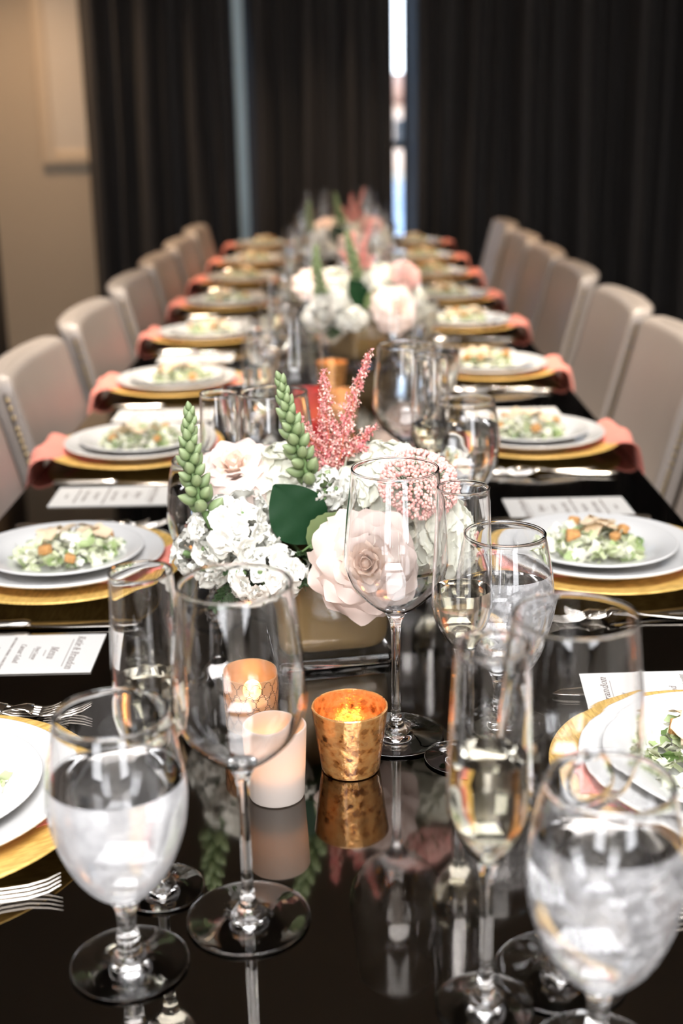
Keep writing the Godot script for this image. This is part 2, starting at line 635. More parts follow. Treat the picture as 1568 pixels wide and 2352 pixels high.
func smooth(points: Array, steps := 5) -> Array:      # a Catmull-Rom curve through the points
	var out := []
	for i in points.size() - 1:
		var a: Vector2 = points[maxi(i - 1, 0)]
		var b: Vector2 = points[i]
		var c: Vector2 = points[i + 1]
		var d: Vector2 = points[mini(i + 2, points.size() - 1)]
		for k in steps:
			out.append(b.cubic_interpolate(c, a, d, float(k) / steps))
	out.append(points[-1])
	return out

func wall_of(outer: Array, thick: float, bead: float) -> Array:    # outer side from the axis up to the rim, then back down inside
	var inner := []
	for i in outer.size():
		var t: Vector2 = (outer[mini(i + 1, outer.size() - 1)] - outer[maxi(i - 1, 0)]).normalized()
		var p: Vector2 = outer[i] + Vector2(-t.y, t.x) * thick
		inner.append(Vector2(maxf(p.x, 0.0), p.y))
	inner[0] = Vector2(0, outer[0].y + thick * 1.6)
	var lip: Vector2 = (outer[-1] + inner[-1]) / 2 + Vector2(0, bead * 0.4)      # a fire-polished lip, a little fuller than the wall
	var round_lip := []
	for k in 9:
		var a := deg_to_rad(-50.0 + 280.0 * k / 8)
		round_lip.append(lip + Vector2(cos(a), sin(a)) * bead)
	inner.reverse()
	return outer.slice(0, -1) + round_lip + inner.slice(1)

func inside_of(outer: Array, gap: float, level: float) -> Array:   # a body of liquid up to a level, a hair inside the wall
	var pr := []
	for i in outer.size():
		var t: Vector2 = (outer[mini(i + 1, outer.size() - 1)] - outer[maxi(i - 1, 0)]).normalized()
		var p: Vector2 = outer[i] + Vector2(-t.y, t.x) * gap
		if i == 0:
			p = Vector2(0, outer[0].y + gap * 1.8)
		if p.y > level:
			var q: Vector2 = pr[-1]
			var f := (level - q.y) / (p.y - q.y)
			pr.append(q.lerp(p, f))
			break
		pr.append(p)
	var e: Vector2 = pr[-1]
	pr.append(Vector2(e.x - 0.0015, level - 0.0006))
	pr.append(Vector2(e.x * 0.5, level - 0.0007))
	pr.append(Vector2(0, level - 0.0007))
	return pr

func make_stemware() -> void:
	var shapes := {
		"wine": [[[0, 0.1275], [0.010, 0.1285], [0.024, 0.1375], [0.039, 0.1535], [0.0468, 0.173], [0.0472, 0.188], [0.0455, 0.211], [0.0425, 0.238], [0.0395, 0.265]],
			[[0, 0], [0.0435, 0.0006], [0.0452, 0.0016], [0.0445, 0.0028], [0.03, 0.0042], [0.016, 0.0068], [0.0085, 0.0125], [0.0058, 0.019], [0.0046, 0.03], [0.0040, 0.06], [0.0040, 0.09], [0.0048, 0.112], [0.0075, 0.1225], [0.0115, 0.1282], [0, 0.1274]]],
		"flute": [[[0, 0.1105], [0.006, 0.1112], [0.0145, 0.1205], [0.0225, 0.1345], [0.0265, 0.15], [0.0268, 0.163], [0.0258, 0.19], [0.0243, 0.225], [0.0228, 0.26]],
			[[0, 0], [0.031, 0.0006], [0.0325, 0.0015], [0.032, 0.0026], [0.022, 0.004], [0.012, 0.007], [0.0068, 0.013], [0.005, 0.02], [0.0042, 0.04], [0.0040, 0.07], [0.0045, 0.095], [0.006, 0.1055], [0.0072, 0.1112], [0, 0.1104]]],
		"goblet": [[[0, 0.0545], [0.010, 0.0555], [0.022, 0.0645], [0.034, 0.0815], [0.0432, 0.105], [0.0468, 0.128], [0.0465, 0.145], [0.0432, 0.17], [0.0378, 0.194]],
			[[0, 0], [0.0395, 0.0006], [0.041, 0.0018], [0.0402, 0.003], [0.027, 0.0045], [0.014, 0.008], [0.0088, 0.014], [0.0092, 0.0185], [0.0078, 0.023], [0.0066, 0.032], [0.0072, 0.044], [0.0098, 0.0512], [0.0125, 0.0556], [0, 0.0544]]],
	}
	for k in shapes:
		var outer := smooth(pv(shapes[k][0]), 5)
		var foot := smooth(pv(shapes[k][1]).slice(2, -1), 3)
		foot = [Vector2(0, 0.0002), pv(shapes[k][1])[1]] + foot + [pv(shapes[k][1])[-1]]
		var g := Geo.new()
		g.lathe(wall_of(outer, 0.0013, {"wine": 0.0010, "flute": 0.0010, "goblet": 0.0014}[k]), 56)
		S[k + "_bowl"] = g.mesh()
		g = Geo.new()                                   # farther off, one thin wall
		g.lathe(smooth(pv(shapes[k][0]), 3), 36)
		S[k + "_bowl_far"] = g.mesh()
		g = Geo.new()
		g.lathe(foot, 48, 0.9)
		S[k + "_stem"] = g.mesh()
		S[k + "_outer"] = outer

func liquid(kind: String, level: float) -> Mesh:
	var key := "%s_%.3f" % [kind, level]
	if not S.has(key):
		var g := Geo.new()
		g.lathe(inside_of(S[kind + "_outer"], 0.0017, level), 48)
		S[key] = g.mesh()
	return S[key]

func stemware(kind: String, x: float, z: float, label: String, level := 0.0, far := false, mist := "") -> Node3D:
	var called: String = {"wine": "wine_glass", "flute": "champagne_flute", "goblet": "water_goblet"}[kind]
	var o := thing(called, Vector3(x, TOP + 0.0002, z))
	tag(o, label, {"wine": "wine glass", "flute": "champagne flute", "goblet": "goblet"}[kind], {"wine": "wine glasses along the table", "flute": "champagne flutes along the table", "goblet": "water goblets along the table"}[kind])
	put("bowl", S[kind + ("_bowl_far" if far else "_bowl")], M.bowl if far else M.glass, o)
	put("stem", S[kind + "_stem"], M.bowl if far else M.glass, o)
	if level > 0:
		put("water" if kind == "goblet" else "champagne", liquid(kind, level), M.water if kind == "goblet" else M.champagne, o)
	if mist:
		var pr := []
		for p in S[kind + "_outer"]:
			if p.y > 0.06 and p.y < level + (0.003 if mist == "mist" else 0.02):
				pr.append(p + Vector2(0.0004, 0))
		var g := Geo.new()
		g.lathe(pr, 56)
		tag(put("condensation", g, M[mist], o), "fogged condensation", "", "", "stuff")
	return o

func make_plates() -> void:
	var g := Geo.new()
	g.lathe(smooth(pv([[0, 0.0], [0.09, 0.0], [0.1, 0.001], [0.112, 0.006], [0.128, 0.013], [0.154, 0.0175], [0.158, 0.0182], [0.1585, 0.0192], [0.157, 0.0203], [0.152, 0.02], [0.128, 0.0158], [0.112, 0.009], [0.1, 0.0042], [0.08, 0.0035], [0, 0.0035]]), 3), 96, 1.2)
	S.charger = g.mesh()
	for q in [["plate", 1.0], ["salad_plate", 0.795]]:
		g = Geo.new()
		var k: float = q[1]
		var pr := pv([[0, 0.0015], [0.068, 0.0015], [0.07, 0.0], [0.0755, 0.0], [0.078, 0.002], [0.092, 0.0085], [0.112, 0.0165], [0.128, 0.0205], [0.131, 0.0222], [0.1312, 0.0238], [0.1295, 0.0248], [0.126, 0.0243], [0.11, 0.0205], [0.092, 0.0132], [0.08, 0.0072], [0.07, 0.0056], [0.04, 0.005], [0, 0.005]])
		for i in pr.size():
			pr[i] = Vector2(pr[i].x * k, pr[i].y * (0.72 if k < 1 else 1.0))
		g.lathe(smooth(pr, 3), 96, 1.2)
		S[q[0]] = g.mesh()

func napkin_mesh(seed_value: int) -> Mesh:            # local: +x towards the table edge, y = 0 on the table; lies across the charger and falls over its rim
	rng.seed = seed_value
	var cols := 15
	var rows := 34
	var spine := [[-0.139, 0.0212], [-0.128, 0.0192], [-0.112, 0.012], [-0.1, 0.0062], [-0.04, 0.005], [0.04, 0.005], [0.1, 0.0062], [0.112, 0.0115], [0.13, 0.019], [0.152, 0.0235], [0.166, 0.0215], [0.176, 0.012], [0.182, -0.008], [0.187, -0.032], [0.186, -0.043], [0.176, -0.05]]
	var curve := smooth(pv(spine), 4)
	var a := rnd(0, TAU)
	var sk := rnd(-0.02, 0.02)
	var top := PackedVector3Array()
	var under := PackedVector3Array()
	rows = curve.size()
	for i in rows:
		var p: Vector2 = curve[i]
		var out := clampf((p.x - 0.12) / 0.06, 0, 1) + 0.6 * clampf((-p.x - 0.11) / 0.04, 0, 1)
		for j in cols:
			var u := float(j) / (cols - 1) * 2 - 1
			var wave := out * (0.0045 * sin(a + u * 5.0) + 0.002 * sin(u * 11.0 + a * 2))
			var drop := 0.0 if p.x < 0.17 else (p.x - 0.17) * u * sk * 30
			var q := Vector3(p.x + wave - out * 0.006 * u * u, p.y + absf(wave) * 0.8 - drop * 0.03 + out * 0.001, u * (0.045 + 0.055 * clampf((p.x - 0.09) / 0.08, 0, 1)) + sk * out)
			top.append(q + Vector3(0, 0.0008, 0))
			under.append(q - Vector3(0, 0.0008, 0))
	var g := Geo.new()
	g.grid(rows, cols, top, false, true)
	g.grid(rows, cols, under, false, false)
	for j in [0, cols - 1]:
		var edge := PackedVector3Array()
		for i in rows:
			edge.append(top[i * cols + j])
			edge.append(under[i * cols + j])
		g.grid(rows, 2, edge, false, j == 0)
	return g.mesh()

func cutlery() -> void:
	# fork: along +x from the handle's end at 0 to the tips at 0.195
	var g := Geo.new()
	g.tube([Vector3(0, 0.004, 0), Vector3(0.004, 0.004, 0), Vector3(0.02, 0.0035, 0), Vector3(0.06, 0.0035, 0), Vector3(0.1, 0.006, 0), Vector3(0.122, 0.0105, 0), Vector3(0.133, 0.0095, 0), Vector3(0.14, 0.0065, 0)], [0.004, 0.0085, 0.0095, 0.0065, 0.0035, 0.0035, 0.009, 0.0115], 12, 0.28)
	S.fork_handle = g.mesh()
	S.fork_tines = []
	for k in 4:
		g = Geo.new()
		var z := (k - 1.5) * 0.0058
		g.tube([Vector3(0.136, 0.0075, z * 0.9), Vector3(0.15, 0.0035, z), Vector3(0.17, 0.0032, z), Vector3(0.185, 0.0062, z), Vector3(0.195, 0.0105, z * 0.96)], [0.0023, 0.002, 0.0017, 0.0014, 0.0008], 7, 0.7)
		S.fork_tines.append(g.mesh())
	g = Geo.new()
	g.tube([Vector3(0, 0.0045, 0), Vector3(0.004, 0.0045, 0), Vector3(0.03, 0.0048, 0), Vector3(0.08, 0.005, 0), Vector3(0.098, 0.0055, 0), Vector3(0.106, 0.005, 0)], [0.005, 0.0085, 0.009, 0.0075, 0.0085, 0.0055], 12, 0.5)
	S.knife_handle = g.mesh()
	g = Geo.new()
	g.tube([Vector3(0.102, 0.004, 0), Vector3(0.112, 0.0035, 0.001), Vector3(0.15, 0.003, 0.002), Vector3(0.2, 0.003, 0.002), Vector3(0.225, 0.003, 0.001), Vector3(0.236, 0.003, -0.002)], [0.006, 0.0085, 0.0105, 0.0105, 0.0075, 0.001], 10, 0.14)
	S.knife_blade = g.mesh()

func fork(at: Vector3, turn: float, label: String) -> void:
	var o := thing("fork", at, turn)
	tag(o, label, "fork", "forks beside the plates")
	put("handle", S.fork_handle, M.silver, o)
	for t in S.fork_tines:
		put("tine", t, M.silver, o)

func knife(at: Vector3, turn: float, label: String) -> void:
	var o := thing("table_knife", at, turn)
	tag(o, label, "knife", "knives beside the plates")
	put("handle", S.knife_handle, M.silver, o)
	put("blade", S.knife_blade, M.silver, o)

func lettering(lines: Array) -> Mesh:                 # lines: [text, height, y up the card, slant]; lies in x (reading) and z, y up
	var f := SystemFont.new()
	f.font_names = PackedStringArray(["Droid Serif"])
	var g := Geo.new()
	for l in lines:
		if l[0] == "_":
			g.box(Vector3(l[2], 0.0002, l[3]), Vector3(l[1], 0.0003, 0.0006), 0)
			continue
		var t := TextMesh.new()
		t.font = f
		t.text = l[0]
		t.font_size = 32
		t.pixel_size = l[1] / 32.0
		t.depth = 0.0002
		t.curve_step = 2.0
		var a := t.get_mesh_arrays()
		var first := g.v.size()
		for p in a[Mesh.ARRAY_VERTEX]:
			g.vert(Vector3(p.x + l[3] * p.y, p.z + 0.00015, l[2] - p.y))
		for i in a[Mesh.ARRAY_INDEX]:
			g.ix.append(first + i)
	return g.mesh()

func make_card_meshes() -> void:
	S.card = one_box(Vector3(0, 0.0006, 0), Vector3(0.105, 0.0012, 0.185), 0.0002).mesh()
	S.lettering = lettering([["Katie & Brandon", 0.0115, -0.066, 0.35], ["_", 0.075, 0, -0.058], ["Menu", 0.012, -0.041, 0.35], ["_", 0.016, 0, -0.032], ["First Course", 0.0062, -0.022, 0.3], ["_", 0.028, 0, -0.018], ["Caesar Salad", 0.0085, -0.004, 0.35], ["and croutons, romaine, creamy dressing", 0.0048, 0.009, 0.2], ["Main Course", 0.0062, 0.024, 0.3], ["_", 0.028, 0, 0.028], ["Filet & Salmon", 0.0085, 0.042, 0.35], ["and potatoes, seasonal vegetables", 0.0048, 0.055, 0.2], ["Dessert", 0.0062, 0.072, 0.3]])

func menu_card(at: Vector3, turn: float, label: String, tilt := 0.0) -> void:
	var o := thing("menu_card", at, turn)
	o.rotate_object_local(Vector3.RIGHT if tilt < 0 else Vector3.BACK, tilt)
	tag(o, label, "menu card", "menu cards beside the plates")
	put("card", S.card, M.card, o)
	var t := put("lettering", S.lettering, M.ink, o)
	t.position.y = 0.0012

func make_salads() -> void:
	var crust := one_box(Vector3.ZERO, Vector3(0.017, 0.0135, 0.015), 0.0025)
	for k in crust.v.size():
		crust.v[k] *= 1.0 + 0.09 * sin(k * 12.9)
	S.crouton = crust.mesh()
	for var_ in 3:
		rng.seed = 100 + var_
		var g := Geo.new()
		for k in 280:
			var a := rnd(0, TAU)
			var r: float = 0.068 * sqrt(rng.randf())
			var dome: float = 0.031 * (1 - pow(r / 0.073, 2))
			var at := Vector3(r * cos(a) * 1.08, dome * rnd(0.35, 1.0) + 0.003, r * sin(a) * 0.92)
			var pick := rng.randf()
			g.paint([rgb8(228, 230, 208), rgb8(204, 212, 172), rgb8(166, 184, 128), rgb8(240, 238, 228), rgb8(112, 138, 80)][0 if pick < 0.32 else 1 if pick < 0.58 else 2 if pick < 0.72 else 3 if pick < 0.94 else 4])
			g.xf = Transform3D(Basis.from_euler(Vector3(rnd(-0.9, 0.9), rnd(0, TAU), rnd(-0.9, 0.9))), at)
			var l := rnd(0.009, 0.02)
			var w := rnd(0.003, 0.0075)
			var bend := rnd(-60.0, 60.0)
			var pts := PackedVector3Array()
			for i in 5:
				var t := float(i) / 4 - 0.5
				for j in 3:
					var u := j - 1.0
					pts.append(Vector3(t * l, bend * t * t * l * l + 0.0012 * u * u * sin(t * 9 + k), u * w * (1.1 - 1.4 * t * t) + 0.001 * sin(t * 14 + k)))
			g.grid(5, 3, pts)
		S["lettuce_%d" % var_] = g.mesh()
		var sh := []
		for k in 4:
			g = Geo.new()
			var pts := PackedVector3Array()
			var l := rnd(0.032, 0.05)
			var w := rnd(0.012, 0.018)
			for i in 8:
				var t := float(i) / 7 - 0.5
				for j in 4:
					var u := j / 1.5 - 1.0
					pts.append(Vector3(t * l, 0.006 * cos(t * 4.5) + 0.002 * u * u, u * w * (1 - 0.5 * absf(t)) + 0.0025 * sin(i * 2.1 + k)))
			g.grid(8, 4, pts)
			var low := PackedVector3Array()
			for p in pts:
				low.append(p - Vector3(0, 0.0009, 0))
			g.grid(8, 4, low, false, true)
			sh.append(g.mesh())
		S["shavings_%d" % var_] = sh

func salad(at: Vector3, turn: float, kind: int, label: String) -> void:
	var o := thing("caesar_salad", at, turn)
	tag(o, label, "salad", "salads on the white plates")
	rng.seed = 500 + int(at.x * 1000) + int(at.z * 100)
	tag(put("lettuce", S["lettuce_%d" % kind], M.lettuce, o), "chopped pale lettuce in dressing", "", "", "stuff")
	for k in 4:
		var c := put("crouton", S.crouton, M.crouton, o)
		var a := TAU * k / 4 + rnd(-0.5, 0.5)
		var r := rnd(0.036, 0.062)
		c.position = Vector3(r * cos(a), 0.029 * (1 - pow(r / 0.075, 2)) + 0.006, r * sin(a))
		c.rotation = Vector3(rnd(-0.5, 0.5), rnd(0, TAU), rnd(-0.5, 0.5))
		c.scale = Vector3.ONE * rnd(0.7, 1.05)
	for k in 4:
		var c := put("cheese_shaving", S["shavings_%d" % kind][k], M.cheese, o)
		var a := rnd(0, TAU)
		var r := rnd(0.008, 0.042)
		c.position = Vector3(r * cos(a), 0.032 * (1 - pow(r / 0.075, 2)) + 0.002, r * sin(a))
		c.rotation = Vector3(rnd(-0.35, 0.35), rnd(0, TAU), rnd(-0.35, 0.35))

# ------------------------------------------------------------------ flowers
func petal_mesh(len: float, wid: float, cup: float, curl: float, ruffle := 0.0, tip := 0.0, n := 9, phase := 0.0) -> Geo:
	# grows along +y from the origin, its inside towards -z, bows outwards (+z)
	var g := Geo.new()
	var pts := PackedVector3Array()
	for i in n:
		var t := float(i) / (n - 1)
		var w: float = wid * (0.28 + 0.72 * sin(minf(t * 1.9, PI / 2))) * (1.0 if t < 0.75 else sqrt(maxf(0.0, 1 - pow((t - 0.75) / 0.25, 2) * 0.55)))
		for j in n:
			var u := float(j) / (n - 1) * 2 - 1
			var y: float = len * t * (1 - 0.16 * u * u * t) + tip * len * t * maxf(0.0, 1 - absf(u) * 1.5)
			var z: float = cup * sin(t * PI * 0.5) * len - cup * 0.9 * len * u * u * sin(minf(t * 2, 1.0) * PI / 2)
			var edge: float = smoothstep(0.62, 1.0, t) + 0.55 * smoothstep(0.7, 1.0, absf(u)) * t
			z += curl * len * edge * edge
			y -= absf(curl) * len * 0.35 * edge * edge
			z += ruffle * len * sin(u * 7 + phase + t * 3) * t * t
			pts.append(Vector3(u * w / 2, y, z))
	g.grid(n, n, pts)
	return g

func stem_part(o: Node3D, down: Vector3, m: Material = null, r := 0.0022) -> void:     # from the flower's base to the vase
	var g := Geo.new()
	var to := o.transform.affine_inverse() * down
	g.tube([Vector3(0, 0.002, 0), Vector3(0, -0.02, 0), to * 0.5 + Vector3(0, -0.008, 0), to], [r, r, r, r], 7)
	put("stem", g, m if m else M.stem, o)

func rose(at: Vector3, axis: Vector3, size: float, spin: float, down: Vector3, label: String) -> Node3D:
	rng.seed = 900 + int(spin * 10)
	var o := thing("rose")
	o.transform = frame(at, axis, spin)
	tag(o, label, "rose", "blush roses in the centrepieces")
	# layers: petals, ring radius at the base, lean, length, width, cup, curl, heart?
	var layers := [
		[3, 0.05, -0.12, 0.40, 0.34, 0.30, 0.06, true], [4, 0.10, -0.02, 0.44, 0.46, 0.30, 0.14, true], [4, 0.17, 0.08, 0.48, 0.58, 0.30, 0.22, true],
		[5, 0.24, 0.22, 0.54, 0.72, 0.28, 0.30, false], [5, 0.29, 0.42, 0.62, 0.86, 0.26, 0.34, false], [5, 0.30, 0.66, 0.72, 1.0, 0.24, 0.34, false], [5, 0.28, 0.95, 0.80, 1.08, 0.22, 0.30, false], [4, 0.24, 1.25, 0.84, 1.1, 0.2, 0.26, false],
	]
	for l in layers.size():
		var q: Array = layers[l]
		var base: float = -0.05 - 0.035 * l
		for k in q[0]:
			var a: float = TAU * k / q[0] + l * 0.75 + rnd(-0.14, 0.14)
			var g := petal_mesh(q[3] * size * rnd(0.94, 1.06), q[4] * size * rnd(0.92, 1.08), q[5], q[6] * rnd(0.7, 1.3), 0.02, 0.03 if q[7] else 0.10, 13, rnd(0, 6))
			var p := put("petal", g, M.rose_heart if q[7] else M.rose, o)
			var turn := Basis(Vector3.UP, a)
			p.transform = Transform3D(turn * Basis(Vector3.RIGHT, q[2] + rnd(-0.06, 0.06)), turn * Vector3(0, base * size, q[1] * size * 0.5))
	var h := Geo.new()
	h.lathe(smooth(pv([[0, -0.05 * size], [0.085 * size, 0.02 * size], [0.10 * size, 0.14 * size], [0.06 * size, 0.25 * size], [0, 0.28 * size]]), 3), 14)
	put("petal_heart", h, M.rose_heart, o)
	var s := Geo.new()
	s.lathe(pv([[0, -0.4 * size], [0.08 * size, -0.36 * size], [0.12 * size, -0.26 * size], [0.05 * size, -0.14 * size], [0, -0.13 * size]]), 14)
	put("calyx", s, M.stem, o)
	stem_part(o, down)
	return o

func make_florets() -> void:
	S.hydrangea = []
	for q in 4:
		rng.seed = 40 + q
		var g := Geo.new()
		for k in 4:
			var p := petal_mesh(0.0165 * rnd(0.92, 1.08), 0.0185, 0.12, rnd(-0.1, 0.16), 0.05, 0.05, 6, rnd(0, 6))
			var b := Basis(Vector3.UP, k * PI / 2 + rnd(-0.1, 0.1)) * Basis(Vector3.RIGHT, 1.2 + rnd(-0.15, 0.15))
			var first := g.v.size()
			for v in p.v:
				g.vert(b * v + Vector3(0, 0.0004 * (k % 2), 0))
			for i in p.ix:
				g.ix.append(first + i)
		g.ball(Vector3(0, 0.001, 0), Vector3.ONE * 0.0014, 6, 4)
		S.hydrangea.append(g.mesh())
	S.bloom = []
	for q in 4:
		rng.seed = 60 + q
		var g := Geo.new()
		for k in 7:
			var outer := k < 5
			var p := petal_mesh((0.02 if outer else 0.013) * rnd(0.9, 1.1), 0.023 if outer else 0.015, 0.2, rnd(0.1, 0.3), 0.06, 0.0, 9, rnd(0, 6))
			var b := Basis(Vector3.UP, k * TAU / 5 + rnd(-0.2, 0.2)) * Basis(Vector3.RIGHT, (0.85 if outer else 0.25) + rnd(-0.2, 0.2))
			var first := g.v.size()
			for v in p.v:
				g.vert(b * v)
			for i in p.ix:
				g.ix.append(first + i)
		g.tube([Vector3(0, -0.012, 0), Vector3(0, -0.004, 0), Vector3(0, 0.003, 0)], [0.003, 0.0045, 0.006], 9)
		S.bloom.append(g.mesh())
	# a closed bud with five sepals, along +y, one unit long
	var b := Geo.new()
	var pts := PackedVector3Array()
	for i in 10:
		var t := float(i) / 9
		for j in 20:
			var a := TAU * j / 20
			var r: float = 0.31 * pow(sin(PI * pow(t, 0.72)), 0.8) * (1 + 0.10 * absf(cos(2.5 * a + t * 1.2)) * t)
			pts.append(Vector3(r * cos(a), t, r * sin(a)))
	for i in 10:
		b.paint(rgb8(92, 114, 70).lerp(rgb8(150, 164, 122), float(i) / 9))
		for j in 20:
			b.vert(pts[i * 20 + j])
	for i in 9:
		for j in 20:
			var p := i * 20 + j
			var n := i * 20 + (j + 1) % 20
			b.tri(p, p + 20, n)
			b.tri(n, p + 20, n + 20)
	S.bud = b.mesh()

func hydrangea(at: Vector3, radii: Vector3, n: int, seed_value: int, down: Vector3, label: String) -> Node3D:
	rng.seed = seed_value
	var o := thing("hydrangea", at)
	tag(o, label, "hydrangea", "white hydrangeas in the centrepieces")
	for k in n:
		var y := 1 - 1.55 * (k + 0.5) / n
		var a := k * 2.39996 + rnd(-0.2, 0.2)
		var d := Vector3(sqrt(1 - y * y) * cos(a), y, sqrt(1 - y * y) * sin(a))
		var p := put("floret", S.hydrangea[k % 4], M.hydrangea, o)
		p.transform = frame(d * radii * rnd(0.9, 1.05), d + Vector3(rnd(-0.35, 0.35), rnd(-0.35, 0.35), rnd(-0.35, 0.35)), rnd(0, TAU))
		p.scale = Vector3.ONE * rnd(1.05, 1.4)
	var core := Geo.new()
	for k in 14:
		var d := Vector3(rnd(-1, 1), rnd(-0.3, 1), rnd(-1, 1)).normalized()
		core.tube([Vector3(0, -radii.y * 0.6, 0), d * radii * 0.5, d * radii * 0.92], [0.0012, 0.001, 0.0008], 5)
	put("flower_stalks", core, M.stem, o)
	stem_part(o, down)
	return o

func stock(at: Vector3, radii: Vector3, n: int, seed_value: int, down: Vector3, label: String) -> Node3D:
	rng.seed = seed_value
	var o := thing("snapdragon", at)
	tag(o, label, "snapdragon", "white snapdragon blooms in the centrepieces")
	for k in n:
		var y := 1 - 1.8 * (k + 0.5) / n
		var a := k * 2.39996 + rnd(-0.3, 0.3)
		var d := Vector3(sqrt(1 - y * y) * cos(a), y, sqrt(1 - y * y) * sin(a))
		var p := put("bloom", S.bloom[k % 4], M.white_petal, o)
		p.transform = frame(d * radii * rnd(0.8, 1.02), d + Vector3(rnd(-0.3, 0.3), rnd(-0.4, 0.2), rnd(-0.3, 0.3)), rnd(0, TAU))
		p.scale = Vector3.ONE * rnd(0.6, 0.82)
		if k % 3 == 0:
			var g := Geo.new()
			g.ball(Vector3.ZERO, Vector3(0.0035, 0.007, 0.0035), 8, 6)
			var c := put("calyx", g, M.stem, o)
			c.transform = frame(d * radii * 0.78, d)
	stem_part(o, down, null, 0.003)
	return o

func bud_spike(base: Vector3, tip: Vector3, bow: Vector3, seed_value: int, down: Vector3, label: String) -> Node3D:
	rng.seed = seed_value
	var o := thing("snapdragon_spike", base)
	tag(o, label, "snapdragon", "green snapdragon spikes in the centrepieces")
	var to := tip - base
	var path := []
	var radii := []
	for i in 13:
		var t := float(i) / 12
		path.append(to * t + bow * sin(PI * t))
		radii.append(lerpf(0.0042, 0.0018, t))
	var g := Geo.new()
	g.tube(path, radii, 9)
	put("stem", g, M.stem, o)
	var n := 42
	for k in n:
		var t: float = 0.10 + 0.90 * pow(float(k) / (n - 1), 0.82)
		var at := to * t + bow * sin(PI * t)
		var along := (to + bow * PI * cos(PI * t)).normalized()
		var f := frame(at, along, k * 2.39996)
		var out := f.basis.x
		var open := lerpf(1.0, 0.30, pow(t, 1.6))
		var b := put("bud", S.bud, M.bud, o)
		var size := lerpf(0.0225, 0.0115, pow(t, 1.2)) * rnd(0.9, 1.1)
		b.transform = frame(at + out * lerpf(0.004, 0.001, t), along * cos(open) + out * sin(open), rnd(0, TAU))
		b.scale = Vector3(size * 0.92, size, size * 0.92)
	var d := Geo.new()
	d.tube([Vector3.ZERO, (down - base) * 0.5, down - base], [0.004, 0.004, 0.004], 7)
	put("stalk", d, M.stem, o)
	return o

func astilbe(base: Vector3, plumes: Array, seed_value: int, down: Vector3, label: String) -> Node3D:
	rng.seed = seed_value
	var o := thing("astilbe", base)
	tag(o, label, "astilbe", "pink astilbe plumes in the centrepieces")
	var stems := Geo.new()
	var bits := Geo.new()
	for pl in plumes:
		var from: Vector3 = pl[0]
		var to: Vector3 = pl[1]
		var wid: float = pl[2]
		var path := []
		var rad := []
		for i in 8:
			var t := float(i) / 7
			path.append(from.lerp(to, t) + Vector3(0.003 * sin(t * 5 + from.x * 90), 0, 0.003 * sin(t * 4)))
			rad.append(lerpf(0.0016, 0.0005, t))
		stems.tube(path, rad, 5)
		var n := int(34 * from.distance_to(to) / 0.1) + 8
		for k in n:
			var t := float(k) / n
			var p := from.lerp(to, t)
			var a := k * 2.39996
			var dir := (Vector3(cos(a), 0.7, sin(a)) + (to - from).normalized() * 0.4).normalized()
			var l: float = wid * pow(1 - t, 0.8) * rnd(0.6, 1.15) + 0.004
			stems.tube([p, p + dir * l], [0.0005, 0.0003], 4)
			var m := int(l / 0.0017) + 2
			for q in m:
				var at := p + dir * l * (float(q) + 0.6) / m + Vector3(rnd(-1, 1), rnd(-1, 1), rnd(-1, 1)) * 0.0021
				bits.paint([rgb8(244, 166, 164), rgb8(250, 200, 190), rgb8(234, 138, 142), rgb8(252, 218, 204)][rng.randi() % 4])
				for z in 3:
					bits.xf = Transform3D(Basis.from_euler(Vector3(rnd(0, TAU), rnd(0, TAU), 0)), at)
					var i0 := bits.vert(Vector3.ZERO)
					var i1 := bits.vert(Vector3(0.0012, 0.0024, 0.0005))
					var i2 := bits.vert(Vector3(0, 0.0038, 0))
					var i3 := bits.vert(Vector3(-0.0012, 0.0024, 0.0005))
					bits.tri(i0, i1, i2)
					bits.tri(i0, i2, i3)
	stems.tube([Vector3.ZERO, (down - base) * 0.5, down - base], [0.0018, 0.002, 0.002], 6)
	put("stem", stems, M.red_stem, o)
	tag(put("florets", bits, M.astilbe, o), "tiny pink florets", "", "", "stuff")
	return o

func rice_flower(at: Vector3, axis: Vector3, r: float, seed_value: int, down: Vector3, label: String) -> Node3D:
	rng.seed = seed_value
	var o := thing("rice_flower")
	o.transform = frame(at, axis)
	tag(o, label, "rice flower", "pink rice flowers in the centrepieces")
	var g := Geo.new()
	var st := Geo.new()
	var n := 620
	for k in n:
		var f := (k + 0.5) / n
		var a := k * 2.39996 + rnd(-0.25, 0.25)
		var th: float = 1.45 * sqrt(f)
		var d := Vector3(sin(th) * cos(a), cos(th), sin(th) * sin(a))
		var clump := 1.0 + 0.04 * sin(a * 5 + th * 9) + rnd(-0.03, 0.03)
		var p := d * r * clump * Vector3(1.12, 0.8, 1.0)
		g.paint(rgb8(246, 212, 200).lerp(rgb8(228, 150, 146), rng.randf() * 0.75))
		g.xf = frame(p, d + Vector3(rnd(-0.3, 0.3), rnd(-0.3, 0.3), rnd(-0.3, 0.3)))
		g.ball(Vector3.ZERO, Vector3(0.0021, 0.0026, 0.0021) * rnd(0.85, 1.15), 8, 6)
		if k % 6 == 0:
			st.tube([Vector3(0, -r * 0.7, 0), p * 0.6, p], [0.0006, 0.0005, 0.0004], 4)
	tag(put("buds", g, M.berry, o), "tiny round pink and cream buds", "", "", "stuff")
	put("stalks", st, M.stem, o)
	stem_part(o, down)
	return o

